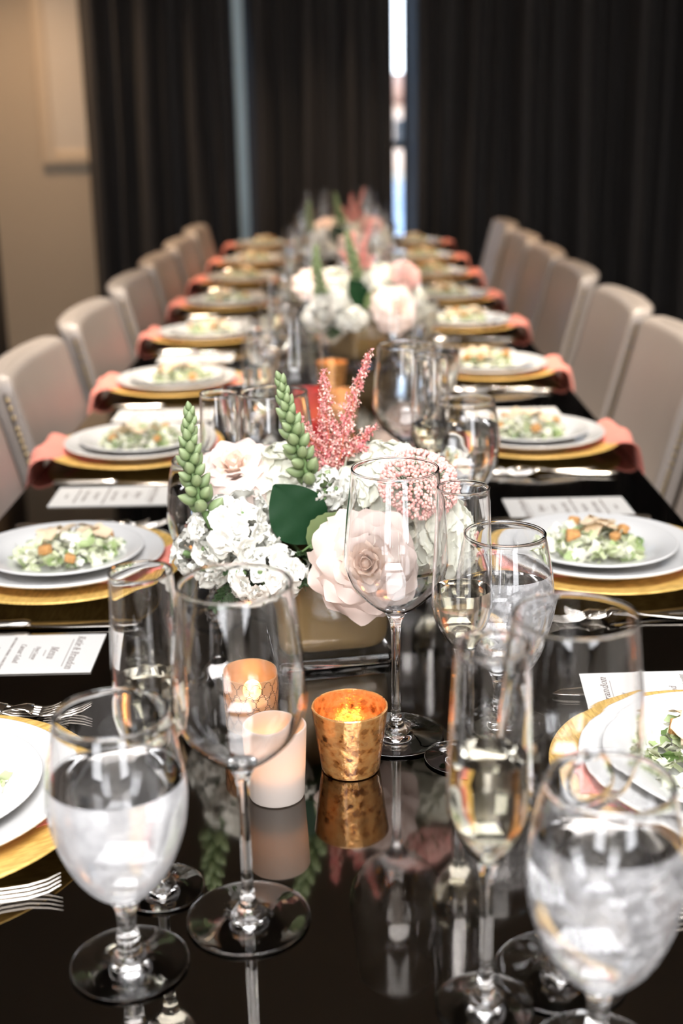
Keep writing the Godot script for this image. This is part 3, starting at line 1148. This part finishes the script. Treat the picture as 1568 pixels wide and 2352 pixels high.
func leaf_blade(len: float, wid: float, fold: float, droop: float, saw := 0.0) -> Geo:      # along +y, faces +z
	var g := Geo.new()
	var pts := PackedVector3Array()
	var rows := 15
	for i in rows:
		var t := float(i) / (rows - 1)
		var w: float = wid * pow(sin(PI * pow(clampf(t, 0.012, 0.992), 0.85)), 0.75) * (1 + saw * (i % 2))
		for j in 9:
			var u := j / 4.0 - 1
			pts.append(Vector3(u * w / 2, len * t, fold * absf(u) * w - droop * t * t * len - (0.0012 if absf(u) < 0.1 else 0.0) + 0.0008 * sin(t * 22) * absf(u)))
	g.grid(rows, 9, pts)
	return g

func leaf(at: Vector3, grow: Vector3, face: Vector3, len: float, wid: float, m: Material, down: Vector3, label: String, fold := 0.12, droop := 0.2, saw := 0.0) -> Node3D:
	var o := thing("leaf")
	var y := grow.normalized()
	var x := y.cross(face).normalized()
	o.transform = Transform3D(Basis(x, y, x.cross(y)), at)
	tag(o, label, "leaf", "leaves in the centrepieces")
	put("blade", leaf_blade(len, wid, fold, droop, saw), m, o)
	stem_part(o, down, null, 0.0013)
	return o

func fern(at: Vector3, grow: Vector3, face: Vector3, len: float, seed_value: int, label: String) -> Node3D:
	rng.seed = seed_value
	var o := thing("fern_sprig")
	var y := grow.normalized()
	var x := y.cross(face).normalized()
	o.transform = Transform3D(Basis(x, y, x.cross(y)), at)
	tag(o, label, "fern", "fern sprigs in the centrepieces")
	var st := Geo.new()
	st.tube([Vector3.ZERO, Vector3(0, len * 0.5, 0.004), Vector3(0, len, -0.004)], [0.001, 0.0008, 0.0003], 5)
	put("stem", st, M.fern, o)
	var n := 13
	for k in n:
		var t := (k + 1.0) / (n + 1)
		for s in [-1, 1]:
			var p := put("leaflet", leaf_blade(len * 0.42 * (1.1 - t) + 0.004, 0.0085 * (1.2 - t * 0.6), 0.15, 0.15, 0.35), M.fern, o)
			p.transform = Transform3D(Basis(Vector3.BACK, -s * rnd(0.85, 1.1)) * Basis(Vector3.UP, rnd(-0.4, 0.4)), Vector3(0, len * t, 0.004 * sin(t * 3)))
	return o

func vase(at: Vector3, turn: float, label: String) -> Node3D:
	var o := thing("flower_vase", at, turn)
	tag(o, label, "vase", "square glass vases down the table")
	var liner := []
	for q in [[0.0135, 0.076, 0.02], [0.0145, 0.09, 0.02], [0.018, 0.1, 0.018], [0.025, 0.107, 0.016], [0.035, 0.109, 0.015], [0.117, 0.1105, 0.015], [0.118, 0.1095, 0.014], [0.117, 0.106, 0.012], [0.05, 0.104, 0.012], [0.03, 0.09, 0.01]]:
		liner.append(rounded_rect(q[1], q[1], q[2], q[0], 6))
	var g := Geo.new()
	g.loft(liner)
	put("gold_lining", g, M.vase_gold, o)
	var sides := []
	for q in [[0.0125, 0.1185], [0.1195, 0.1205], [0.1202, 0.1195], [0.1195, 0.1135], [0.0135, 0.1125]]:
		sides.append(rounded_rect(q[1], q[1], 0.008 if q[1] > 0.115 else 0.006, q[0], 5))
	g = Geo.new()
	g.loft(sides, false)
	put("glass_wall", g, M.bowl, o)
	g = Geo.new()
	g.loft([rounded_rect(0.114, 0.114, 0.007, 0.0003, 5), rounded_rect(0.118, 0.118, 0.008, 0.002, 5), rounded_rect(0.118, 0.118, 0.008, 0.0105, 5), rounded_rect(0.115, 0.115, 0.008, 0.012, 5)])
	put("glass_base", g, M.glass, o)
	return o

func centrepiece() -> Array:
	var v := Vector3(-0.02, TOP, -1.31)
	var neck := v + Vector3(0, 0.07, 0)
	var w := "of the nearest centrepiece"
	var all := [
		vase(v, deg_to_rad(11), "square glass vase lined in gold holding the nearest flower arrangement"),
		hydrangea(Vector3(0.045, 0.915, -1.315), Vector3(0.062, 0.062, 0.055), 78, 1, neck, "large creamy white hydrangea head behind the pink rice flower, nearest vase"),
		hydrangea(Vector3(0.088, 0.885, -1.265), Vector3(0.045, 0.045, 0.042), 48, 2, neck, "white hydrangea head below the pink rice flower, nearest vase"),
		hydrangea(Vector3(-0.068, 0.925, -1.34), Vector3(0.042, 0.042, 0.04), 46, 3, neck, "small white hydrangea head between the two green spikes, nearest vase"),
		stock(Vector3(-0.118, 0.905, -1.255), Vector3(0.046, 0.034, 0.042), 40, 4, neck, "cluster of ruffled white snapdragon blooms beside the green spike, nearest vase"),
		stock(Vector3(-0.085, 0.868, -1.225), Vector3(0.038, 0.025, 0.032), 26, 5, neck, "lowest cluster of ruffled white snapdragon blooms, over the vase rim, nearest vase"),
		stock(Vector3(-0.150, 0.875, -1.265), Vector3(0.030, 0.032, 0.032), 22, 15, neck, "cluster of white snapdragon blooms hanging by the water goblet, nearest vase"),
		stock(Vector3(-0.024, 0.945, -1.27), Vector3(0.017, 0.014, 0.014), 9, 6, neck, "little white snapdragon bloom at the foot of the tall green spike, nearest vase"),
		rose(Vector3(0.016, 0.893, -1.185), Vector3(-0.06, 0.34, 0.94), 0.060, 0.4, neck, "large open blush rose leaning over the front of the nearest vase"),
		rose(Vector3(-0.122, 0.952, -1.33), Vector3(-0.12, 0.90, 0.42), 0.056, 1.7, neck, "blush rose facing up between the two green spikes of the nearest vase"),
		bud_spike(Vector3(-0.142, 0.915, -1.245), Vector3(-0.158, 1.036, -1.25), Vector3(-0.008, 0, 0.004), 21, neck, "green budded snapdragon spike by the ruffled white blooms, nearest vase"),
		bud_spike(Vector3(-0.030, 0.935, -1.27), Vector3(-0.066, 1.062, -1.27), Vector3(-0.004, 0, 0.004), 22, neck, "tallest green snapdragon spike beside the pink astilbe, nearest vase"),
		astilbe(Vector3(-0.02, 0.935, -1.32), [[Vector3.ZERO, Vector3(-0.003, 0.126, 0), 0.024], [Vector3(0.002, 0.02, 0), Vector3(0.046, 0.146, 0.004), 0.017], [Vector3(0, 0.015, 0.003), Vector3(0.050, 0.066, 0.01), 0.022], [Vector3(0, 0.025, 0), Vector3(-0.038, 0.082, 0.005), 0.015], [Vector3(0, 0.03, 0.0), Vector3(0.042, 0.045, 0.012), 0.016], [Vector3(0.0, 0.01, 0.01), Vector3(-0.02, 0.03, 0.02), 0.009], [Vector3(0.004, 0.02, 0.01), Vector3(0.025, 0.075, 0.016), 0.014]], 31, neck, "feathery pink astilbe plume standing up from the nearest vase"),
		astilbe(Vector3(0.118, 0.868, -1.25), [[Vector3.ZERO, Vector3(0.022, 0.034, 0.0), 0.008], [Vector3.ZERO, Vector3(0.036, 0.018, 0.008), 0.008]], 32, neck, "small pink astilbe sprig behind the fogged goblet, nearest vase"),
		rice_flower(Vector3(0.072, 0.955, -1.245), Vector3(0.15, 0.62, 0.76), 0.036, 41, neck, "domed head of tiny pink rice flower buds, nearest vase"),
		leaf(Vector3(-0.032, 0.897, -1.25), Vector3(-0.55, 0.8, 0.1), Vector3(0.05, 0.3, 0.95), 0.074, 0.062, M.leaf, neck, "broad dark green leaf at the middle of the nearest vase", 0.05, 0.1),
		leaf(Vector3(-0.04, 0.895, -1.235), Vector3(0.75, 0.62, 0.15), Vector3(-0.3, 0.5, 0.8), 0.06, 0.03, M.pale_leaf, neck, "folded grey green leaf beside the broad dark leaf, nearest vase", 0.5, 0.1, 0.08),
		leaf(Vector3(0.06, 0.86, -1.25), Vector3(0.75, 0.25, 0.5), Vector3(-0.2, 0.8, 0.5), 0.06, 0.034, M.leaf, neck, "dark leaf under the white hydrangea, nearest vase", 0.2, 0.2),
	]
	var sprigs := [[Vector3(-0.06, 0.868, -1.26), Vector3(0.25, -0.1, 0.9), 0.06], [Vector3(-0.04, 0.872, -1.265), Vector3(-0.1, 0.35, 0.9), 0.05], [Vector3(-0.02, 0.885, -1.27), Vector3(0.35, 0.3, 0.9), 0.05], [Vector3(-0.065, 0.862, -1.27), Vector3(-0.8, 0.12, 0.55), 0.085], [Vector3(-0.03, 0.868, -1.262), Vector3(0.2, 0.05, 0.95), 0.045], [Vector3(-0.09, 0.865, -1.26), Vector3(-0.7, -0.45, 0.5), 0.075], [Vector3(0.02, 0.87, -1.27), Vector3(0.3, -0.1, 0.9), 0.05]]
	var words := ["drooping over the vase rim", "in the dark middle", "beside the rose", "reaching sideways under the white blooms", "below the broad leaf", "hanging past the vase corner", "under the open rose"]
	for k in sprigs.size():
		all.append(fern(sprigs[k][0], sprigs[k][1], Vector3(0, 1, 0.25), sprigs[k][2], 70 + k, "green fern sprig %s, nearest vase" % words[k]))
	return all

func repeat_centrepiece(all: Array, to: Vector3, turn: float, which: String) -> void:
	var hub := Vector3(-0.02, TOP, -1.31)
	for o in all:
		var r := copy(o)
		r.transform = Transform3D(Basis(Vector3.UP, turn), to) * Transform3D(Basis(), -hub) * o.transform
		var l: String = o.get_meta("label")
		l = l.replace("nearest flower arrangement", which + " flower arrangement").replace("of the nearest vase", "of the %s vase" % which).replace("the nearest vase", "the %s vase" % which).replace("nearest vase", which + " vase")
		r.set_meta("label", l)

# ------------------------------------------------------------------ candles
func flame(o: Node3D, y: float, size := 1.0) -> void:
	var w := Geo.new()
	w.tube([Vector3(0, y - 0.008, 0), Vector3(0.0006, y, 0)], [0.0007, 0.0005], 5)
	put("wick", w, M.wick, o)
	var g := Geo.new()
	g.lathe(smooth(pv([[0, 0], [0.0022, 0.003], [0.0032, 0.007], [0.0024, 0.013], [0.0008, 0.019], [0, 0.021]]), 3), 14, 9)
	var f := put("flame", g, M.flame, o)
	f.position = Vector3(0.0006, y - 0.001, 0)
	f.scale = Vector3.ONE * size
	var l := OmniLight3D.new()
	l.name = "flame_light"
	l.position = Vector3(0.0006, y + 0.006, 0)
	l.light_color = rgb8(255, 170, 90)
	l.light_energy = 0.0013
	l.light_size = 0.003
	l.omni_range = 6.0
	l.omni_attenuation = 2.0
	l.shadow_enabled = true
	o.add_child(l)

func votive(kind: String, x: float, z: float, label: String) -> void:
	var o := thing("votive_candle", Vector3(x, TOP + 0.0002, z))
	tag(o, label, "candle", "votive candles down the table")
	var dims: Array = {"mercury": [0.0268, 0.0345, 0.063], "frost": [0.0245, 0.0275, 0.068], "trellis": [0.029, 0.0305, 0.062], "red": [0.024, 0.026, 0.095]}[kind]
	var r0: float = dims[0]
	var r1: float = dims[1]
	var h: float = dims[2]
	var base := 0.015 if kind == "frost" else 0.007
	var g := Geo.new()
	g.lathe(pv([[0, 0], [r0 - 0.003, 0], [r0 - 0.0008, 0.0008], [r0, 0.003], [lerpf(r0, r1, 0.5), h / 2], [r1, h - 0.001], [r1 - 0.0006, h], [r1 - 0.0016, h], [r1 - 0.002, h - 0.001], [lerpf(r0, r1, 0.5) - 0.0022, h / 2], [r0 - 0.0022, base + 0.004], [r0 - 0.006, base], [0, base]]), 64)
	put("holder", g, {"mercury": M.mercury, "frost": M.frost, "trellis": M.smoke_gold, "red": M.red_glass}[kind], o)
	var wax: float = {"mercury": 0.018, "frost": 0.026, "trellis": 0.03, "red": 0.04}[kind]
	g = Geo.new()
	var wr: float = r0 - 0.0045 if kind != "trellis" else 0.019
	g.lathe(pv([[0, base + 0.0004], [wr - 0.001, base + 0.0004], [wr, base + 0.004], [wr, wax - 0.001], [wr - 0.001, wax], [wr * 0.6, wax - 0.001], [0, wax - 0.0015]]), 32)
	put("wax", g, M.wax, o)
	flame(o, wax + 0.006, 0.8)
	if kind == "trellis":                     # the quatrefoil lattice printed round the glass
		var t := Geo.new()
		for row in 4:
			for k in 14:
				var mid := TAU * (k + 0.5 * (row % 2)) / 14
				var y0 := h - 0.010 - row * 0.0135
				for q in 4:
					var path := []
					var rad := []
					for i in 7:
						var a := PI * i / 6 - PI / 2 + q * PI / 2
						var px: float = 0.0044 * cos(a) + 0.0030 * [1, 0, -1, 0][q]
						var py: float = 0.0044 * sin(a) + 0.0040 * [0, 1, 0, -1][q]
						var r: float = lerpf(r0, r1, (y0 + py) / h) + 0.0001
						path.append(Vector3(r * cos(mid + px / r), y0 + py, r * sin(mid + px / r)))
						rad.append(0.00028)
					t.tube(path, rad, 4)
		tag(put("lattice_print", t, M.print, o), "dark quatrefoil lattice round the glass", "", "", "stuff")

# ------------------------------------------------------------------ the laid places
const NTH := ["first", "second", "third", "fourth", "fifth", "sixth", "seventh", "eighth", "ninth"]

func lay(i: int, left: bool, px: float, pz: float) -> void:
	var where := "at the %s place from the near end, %s" % [NTH[i], "tan wall side" if left else "away from tan wall"]
	var s := 1.0 if left else -1.0               # the diner faces s * x
	var turn := PI if left else 0.0              # local +x to the table edge
	rng.seed = 3000 + i * 7 + (0 if left else 400)
	var jz := rnd(-0.008, 0.008)
	var ch := tag(put("charger_plate", S.charger, M.gold), "gold charger plate " + where, "charger", "gold chargers along the table")
	ch.position = Vector3(px, TOP + 0.0003, pz)
	ch.rotation.y = rnd(0, TAU)
	var nk := tag(put("napkin", S["napkin_%d" % (i % 3)], M.napkin), "draped coral napkin " + where, "napkin", "coral napkins under the plates")
	nk.position = Vector3(px, TOP + 0.0003, pz + jz)
	nk.rotation.y = turn + rnd(-0.08, 0.08)
	var y := TOP + 0.0072
	var pl := tag(put("dinner_plate", S.plate, M.porcelain), "white dinner plate " + where, "plate", "white dinner plates along the table")
	pl.position = Vector3(px + rnd(-0.004, 0.004), y, pz)
	pl.rotation.y = rnd(0, TAU)
	var sp := tag(put("salad_plate", S.salad_plate, M.porcelain), "white salad plate " + where, "plate", "white salad plates along the table")
	sp.position = pl.position + Vector3(rnd(-0.004, 0.004), 0.0118, rnd(-0.004, 0.004))
	sp.rotation.y = rnd(0, TAU)
	salad(sp.position + Vector3(0.006 * s, 0.0042, rnd(-0.004, 0.004)), rnd(0, TAU), i % 3, "caesar salad " + where)
	rng.seed = 3500 + i * 7 + (0 if left else 400)
	# the diner's right hand is towards the camera on the left side of the table, away from it on the right side
	var face := 0.0 if left else PI
	fork(Vector3(px + s * -0.115, TOP + 0.0005, pz - s * 0.198), face + rnd(-0.05, 0.05) - 0.06, "silver dinner fork " + where)
	fork(Vector3(px + s * -0.085, TOP + 0.0005, pz - s * 0.172), face + rnd(-0.05, 0.05) + 0.10, "silver salad fork " + where)
	if not (i == 0 and left):
		knife(Vector3(px + s * -0.11, TOP + 0.0005, pz + s * 0.186), face + rnd(-0.03, 0.03), "silver table knife " + where)
	if not (i == 0 and not left):
		menu_card(Vector3(px + s * -0.002, TOP + 0.0004, pz + s * 0.258 + rnd(-0.006, 0.006)), (PI / 2 if not left else -PI / 2) + rnd(-0.03, 0.03), "white menu card " + where)
	var far := i > 1
	var spots := {}
	if left:
		spots = {"goblet": Vector2(px + 0.208, pz + 0.161), "wine": Vector2(px + 0.287, pz + 0.125), "flute": Vector2(px + 0.222, pz + 0.105)}
	else:
		spots = {"goblet": Vector2(px - 0.164, pz - 0.141), "wine": Vector2(px - 0.245, pz - 0.178), "flute": Vector2(px - 0.215, pz - 0.115)}
	if i == 0 and left:
		spots = {"goblet": Vector2(-0.158, -0.754), "wine": Vector2(-0.078, -0.805), "flute": Vector2(-0.148, -0.845)}
	elif i == 0:
		spots = {"goblet": Vector2(0.146, -1.117), "wine": Vector2(0.043, -1.093), "flute": Vector2(0.100, -1.046)}
	elif i > 1:
		for k in spots:
			spots[k] += Vector2(rnd(-0.012, 0.012), rnd(-0.01, 0.01))
	var fog: String = "mist" if i == 0 and left else "droplets" if i == 0 else ""
	stemware("goblet", spots.goblet.x, spots.goblet.y, ("fogged water goblet " if fog else "clear water goblet ") + where, 0.148 if i == 0 and left else 0.142 if i == 0 else 0.16 if i == 1 else 0.15, far, fog)
	stemware("wine", spots.wine.x, spots.wine.y, "empty wine glass " + where, 0.0, far)
	stemware("flute", spots.flute.x, spots.flute.y, "slim champagne flute " + where, 0.178 if left else 0.168, far)

func _ready() -> void:
	# camera
	var cam := Camera3D.new()
	cam.name = "camera"
	var look := Basis(Vector3(0.99987, -0.0166, 0.0), Vector3(0.0158, 0.9549, -0.2966), Vector3(0.0049, 0.2966, 0.9550)).orthonormalized()
	cam.transform = Transform3D(look, Vector3(0, 1.315, 0))
	cam.fov = 44.14
	cam.near = 0.05
	cam.far = 400.0
	var lens := CameraAttributesPhysical.new()
	lens.frustum_focal_length = 29.59
	lens.frustum_focus_distance = 1.17
	lens.exposure_aperture = 2.55
	cam.attributes = lens
	cam.fov = 44.14
	add_child(cam)
	# sky, exposure
	var env := Environment.new()
	env.tonemap_mode = Environment.TONE_MAPPER_LINEAR
	env.tonemap_exposure = 1.08
	env.sdfgi_enabled = true
	env.ssao_enabled = true
	env.ssil_enabled = true
	env.background_mode = Environment.BG_SKY
	var sky := Sky.new()
	var air := ProceduralSkyMaterial.new()
	air.sky_top_color = rgb8(150, 186, 226)
	air.sky_horizon_color = rgb8(232, 240, 248)
	air.ground_bottom_color = rgb8(150, 140, 128)
	air.ground_horizon_color = rgb8(210, 210, 208)
	air.sky_energy_multiplier = 2.2
	sky.sky_material = air
	env.sky = sky
	var we := WorldEnvironment.new()
	we.environment = env
	we.name = "air"
	add_child(we)
	# unseen, in place of bounced flash: two luminous ceiling panels and back-wall windows
	area_light(Vector3(0.0, 2.745, -0.45), Vector3(0, 0, -0.45), Vector2(1.6, 1.7), rgb8(252, 252, 255), 4.0)
	area_light(Vector3(0.15, 2.745, 1.55), Vector3(0.15, 0, 1.55), Vector2(2.0, 1.5), rgb8(252, 252, 255), 15.5)
	for x in [-1.2, 1.5]:
		area_light(Vector3(x, 1.15, 2.42), Vector3(x, 1.15, -2.0), Vector2(0.9, 1.5), rgb8(252, 252, 255), 3.0)
	make_materials()
	M.house_wall = mat(rgb8(244, 206, 178), 0.9)
	M.house_roof = mat(rgb8(178, 120, 92), 0.9)
	M.tree = mat(rgb8(128, 148, 96), 0.9)
	unseen_back_windows()
	unseen_ceiling_lights()
	make_room()
	make_outside()
	make_table()
	# chairs
	var first := make_chair()
	var n := 0
	for q in [[true, [-0.78, -1.36, -1.95, -2.57, -3.21, -3.88, -4.48, -5.10, -5.74]], [false, [-0.85, -1.43, -2.08, -2.72, -3.30, -3.98, -4.56, -5.14, -5.78]]]:
		for k in 9:
			var c := first if n == 0 else copy(first)
			c.position = Vector3(-0.59 if q[0] else 0.66, 0, q[1][k])
			c.rotation.y = 0.0 if q[0] else PI
			tag(c, "taupe nailhead chair at the %s place from the near end, %s" % [NTH[k], "tan wall side" if q[0] else "away from tan wall"], "chair", "leather chairs along the table")
			n += 1
	make_stemware()
	make_plates()
	for k in 3:
		S["napkin_%d" % k] = napkin_mesh(80 + k)
	cutlery()
	make_card_meshes()
	make_salads()
	make_florets()
	var lz := [-0.955, -1.564, -2.176, -2.75, -3.394, -4.003, -4.62, -5.22, -5.93]
	var rz := [-0.985, -1.566, -2.2, -2.868, -3.526, -4.08, -4.69, -5.27, -5.93]
	for k in 9:
		lay(k, true, -0.371, lz[k])
		lay(k, false, 0.330, rz[k])
	menu_card(Vector3(0.328, TOP + 0.011, -1.135), PI / 2 + 0.02, "white menu card tucked behind the nearest plate away from the tan wall", 0.16)
	# the glasses of the place beside the photographer
	stemware("flute", 0.086, -0.705, "slim champagne flute nearest the camera, half full, beside the nearest goblet", 0.187)
	stemware("wine", 0.142, -0.738, "tall empty wine glass behind the nearest flute and water goblet")
	stemware("goblet", 0.150, -0.655, "water goblet nearest the camera, fogged, in front of the empty wine glass", 0.146, false, "droplets")
	fork(Vector3(-0.415, TOP + 0.0005, -0.80), 0.23, "silver fork lying by the edge of the nearest gold charger, behind the fogged goblet")
	votive("mercury", -0.001, -1.032, "mottled gold mercury glass votive in front of the nearest vase")
	votive("frost", -0.066, -0.985, "frosted white glass votive between the nearest wine glass and the gold votive")
	votive("trellis", -0.094, -1.112, "smoky gold votive with a quatrefoil lattice behind the frosted votive")
	votive("mercury", -0.030, -2.72, "mottled gold votive in front of the second vase")
	votive("trellis", -0.008, -2.42, "smoky gold lattice votive between the first and second vases")
	votive("red", -0.066, -2.28, "tall red glass votive between the first and second vases")
	votive("mercury", 0.02, -4.25, "mottled gold votive in front of the farthest vase")
	votive("frost", -0.05, -4.05, "frosted votive in front of the farthest vase")
	var flowers := centrepiece()
	repeat_centrepiece(flowers, Vector3(0.03, TOP, -3.05), 0.5, "second")
	repeat_centrepiece(flowers, Vector3(0.03, TOP, -4.62), -0.3, "farthest")

func area_light(at: Vector3, to: Vector3, size: Vector2, color: Color, energy: float) -> void:
	var a := AreaLight3D.new()
	a.name = "unseen_area_light"  # out of view, lights the table from above and behind
	a.area_size = size
	a.light_color = color
	a.light_energy = energy
	a.area_range = 14.0
	a.area_attenuation = 2.0
	a.shadow_enabled = true
	add_child(a)
	a.look_at_from_position(at, to, Vector3.UP if absf((to - at).normalized().y) < 0.9 else Vector3.FORWARD)

func unseen_back_windows() -> void:
	var glow := mat(Color(1, 1, 1), 0.8)
	glow.emission_enabled = true
	glow.emission = rgb8(252, 252, 255)
	glow.emission_energy_multiplier = 0.8
	var n := 2
	for x in [-1.2, 1.5]:
		var w := thing("window_%d" % n)  # out of view, placed for frontal light and streaks on the glasses
		n += 1
		tag(w, "", "", "", "structure")
		put("pane", one_box(Vector3(x, 1.15, 2.44), Vector3(0.9, 1.5, 0.006), 0), glow, w)
		for s in [-1, 1]:
			put("frame", one_box(Vector3(x + 0.48 * s, 1.15, 2.435), Vector3(0.06, 1.62, 0.03)), M.window_frame, w)
			put("frame", one_box(Vector3(x, 1.15 + 0.78 * s, 2.435), Vector3(0.9, 0.06, 0.03)), M.window_frame, w)

func unseen_ceiling_lights() -> void:
	var white := mat(Color(1, 1, 1), 0.8)
	white.emission_enabled = true
	white.emission = rgb8(252, 252, 255)
	white.emission_energy_multiplier = 1.2
	for q in [[0.0, -0.45, 1.6, 1.7, "above the near end of the table"], [0.15, 1.55, 2.0, 1.5, "behind the photographer"]]:
		var panel := thing("unseen_ceiling_light", Vector3(q[0], 2.8, q[1]))  # stands for flash bounced off the ceiling, out of view
		tag(panel, "large unseen luminous ceiling panel " + q[4], "ceiling light")
		put("diffuser_light", one_box(Vector3(0, -0.035, 0), Vector3(q[2], 0.03, q[3]), 0.004), white, panel)
		for s in [-1, 1]:
			put("frame", one_box(Vector3((q[2] / 2 + 0.025) * s, -0.025, 0), Vector3(0.05, 0.05, q[3] + 0.1)), M.window_frame, panel)
			put("frame", one_box(Vector3(0, -0.025, (q[3] / 2 + 0.025) * s), Vector3(q[2], 0.05, 0.05)), M.window_frame, panel)
	var glow := mat(Color(1, 1, 1), 0.8)
	glow.emission_enabled = true
	glow.emission = rgb8(255, 216, 170)
	glow.emission_energy_multiplier = 2.0
	var lw := ["nearest the framed panel", "over the table by the second vase, tan wall side", "over the table by the farthest vase, away from the tan wall", "over the far table end", "over the chairs away from the tan wall", "over the third plate, tan wall side", "over the third plate, away from the tan wall"]
	var n := 0
	for q in [[-1.6, -6.35, 3.6], [-0.7, -4.9, 5.0], [0.7, -4.9, 5.0], [0.0, -6.2, 3.0], [2.2, -6.2, 0.8], [-0.7, -3.0, 8.0], [0.7, -3.0, 8.0]]:
		var o := thing("unseen_ceiling_light", Vector3(q[0], 2.8, q[1]))  # unseen downlights, placed to light the far plates and end wall
		tag(o, "unseen recessed ceiling light " + lw[n], "ceiling light", "unseen recessed ceiling lights")
		n += 1
		var g := Geo.new()
		g.lathe(pv([[0.05, 0.0], [0.05, -0.006], [0.062, -0.008], [0.068, -0.004], [0.068, 0.0]]), 32)
		put("trim_ring", g, M.window_frame, o)
		g = Geo.new()
		g.lathe(pv([[0, -0.004], [0.05, -0.004], [0.05, -0.001], [0, -0.001]]), 32)
		put("lamp_disc", g, glow, o)
		var l := SpotLight3D.new()
		l.name = "lamp_light"
		l.position = Vector3(0, -0.012, 0)
		l.rotation.x = -PI / 2
		l.spot_angle = 36 if q[0] > -1.0 else 50
		l.spot_angle_attenuation = 0.8
		l.spot_range = 12
		l.spot_attenuation = 2.0
		l.light_color = rgb8(255, 240, 222) if q[1] > -4.0 else rgb8(255, 220, 182)
		l.light_energy = q[2]
		l.light_size = 0.05
		l.shadow_enabled = true
		o.add_child(l)
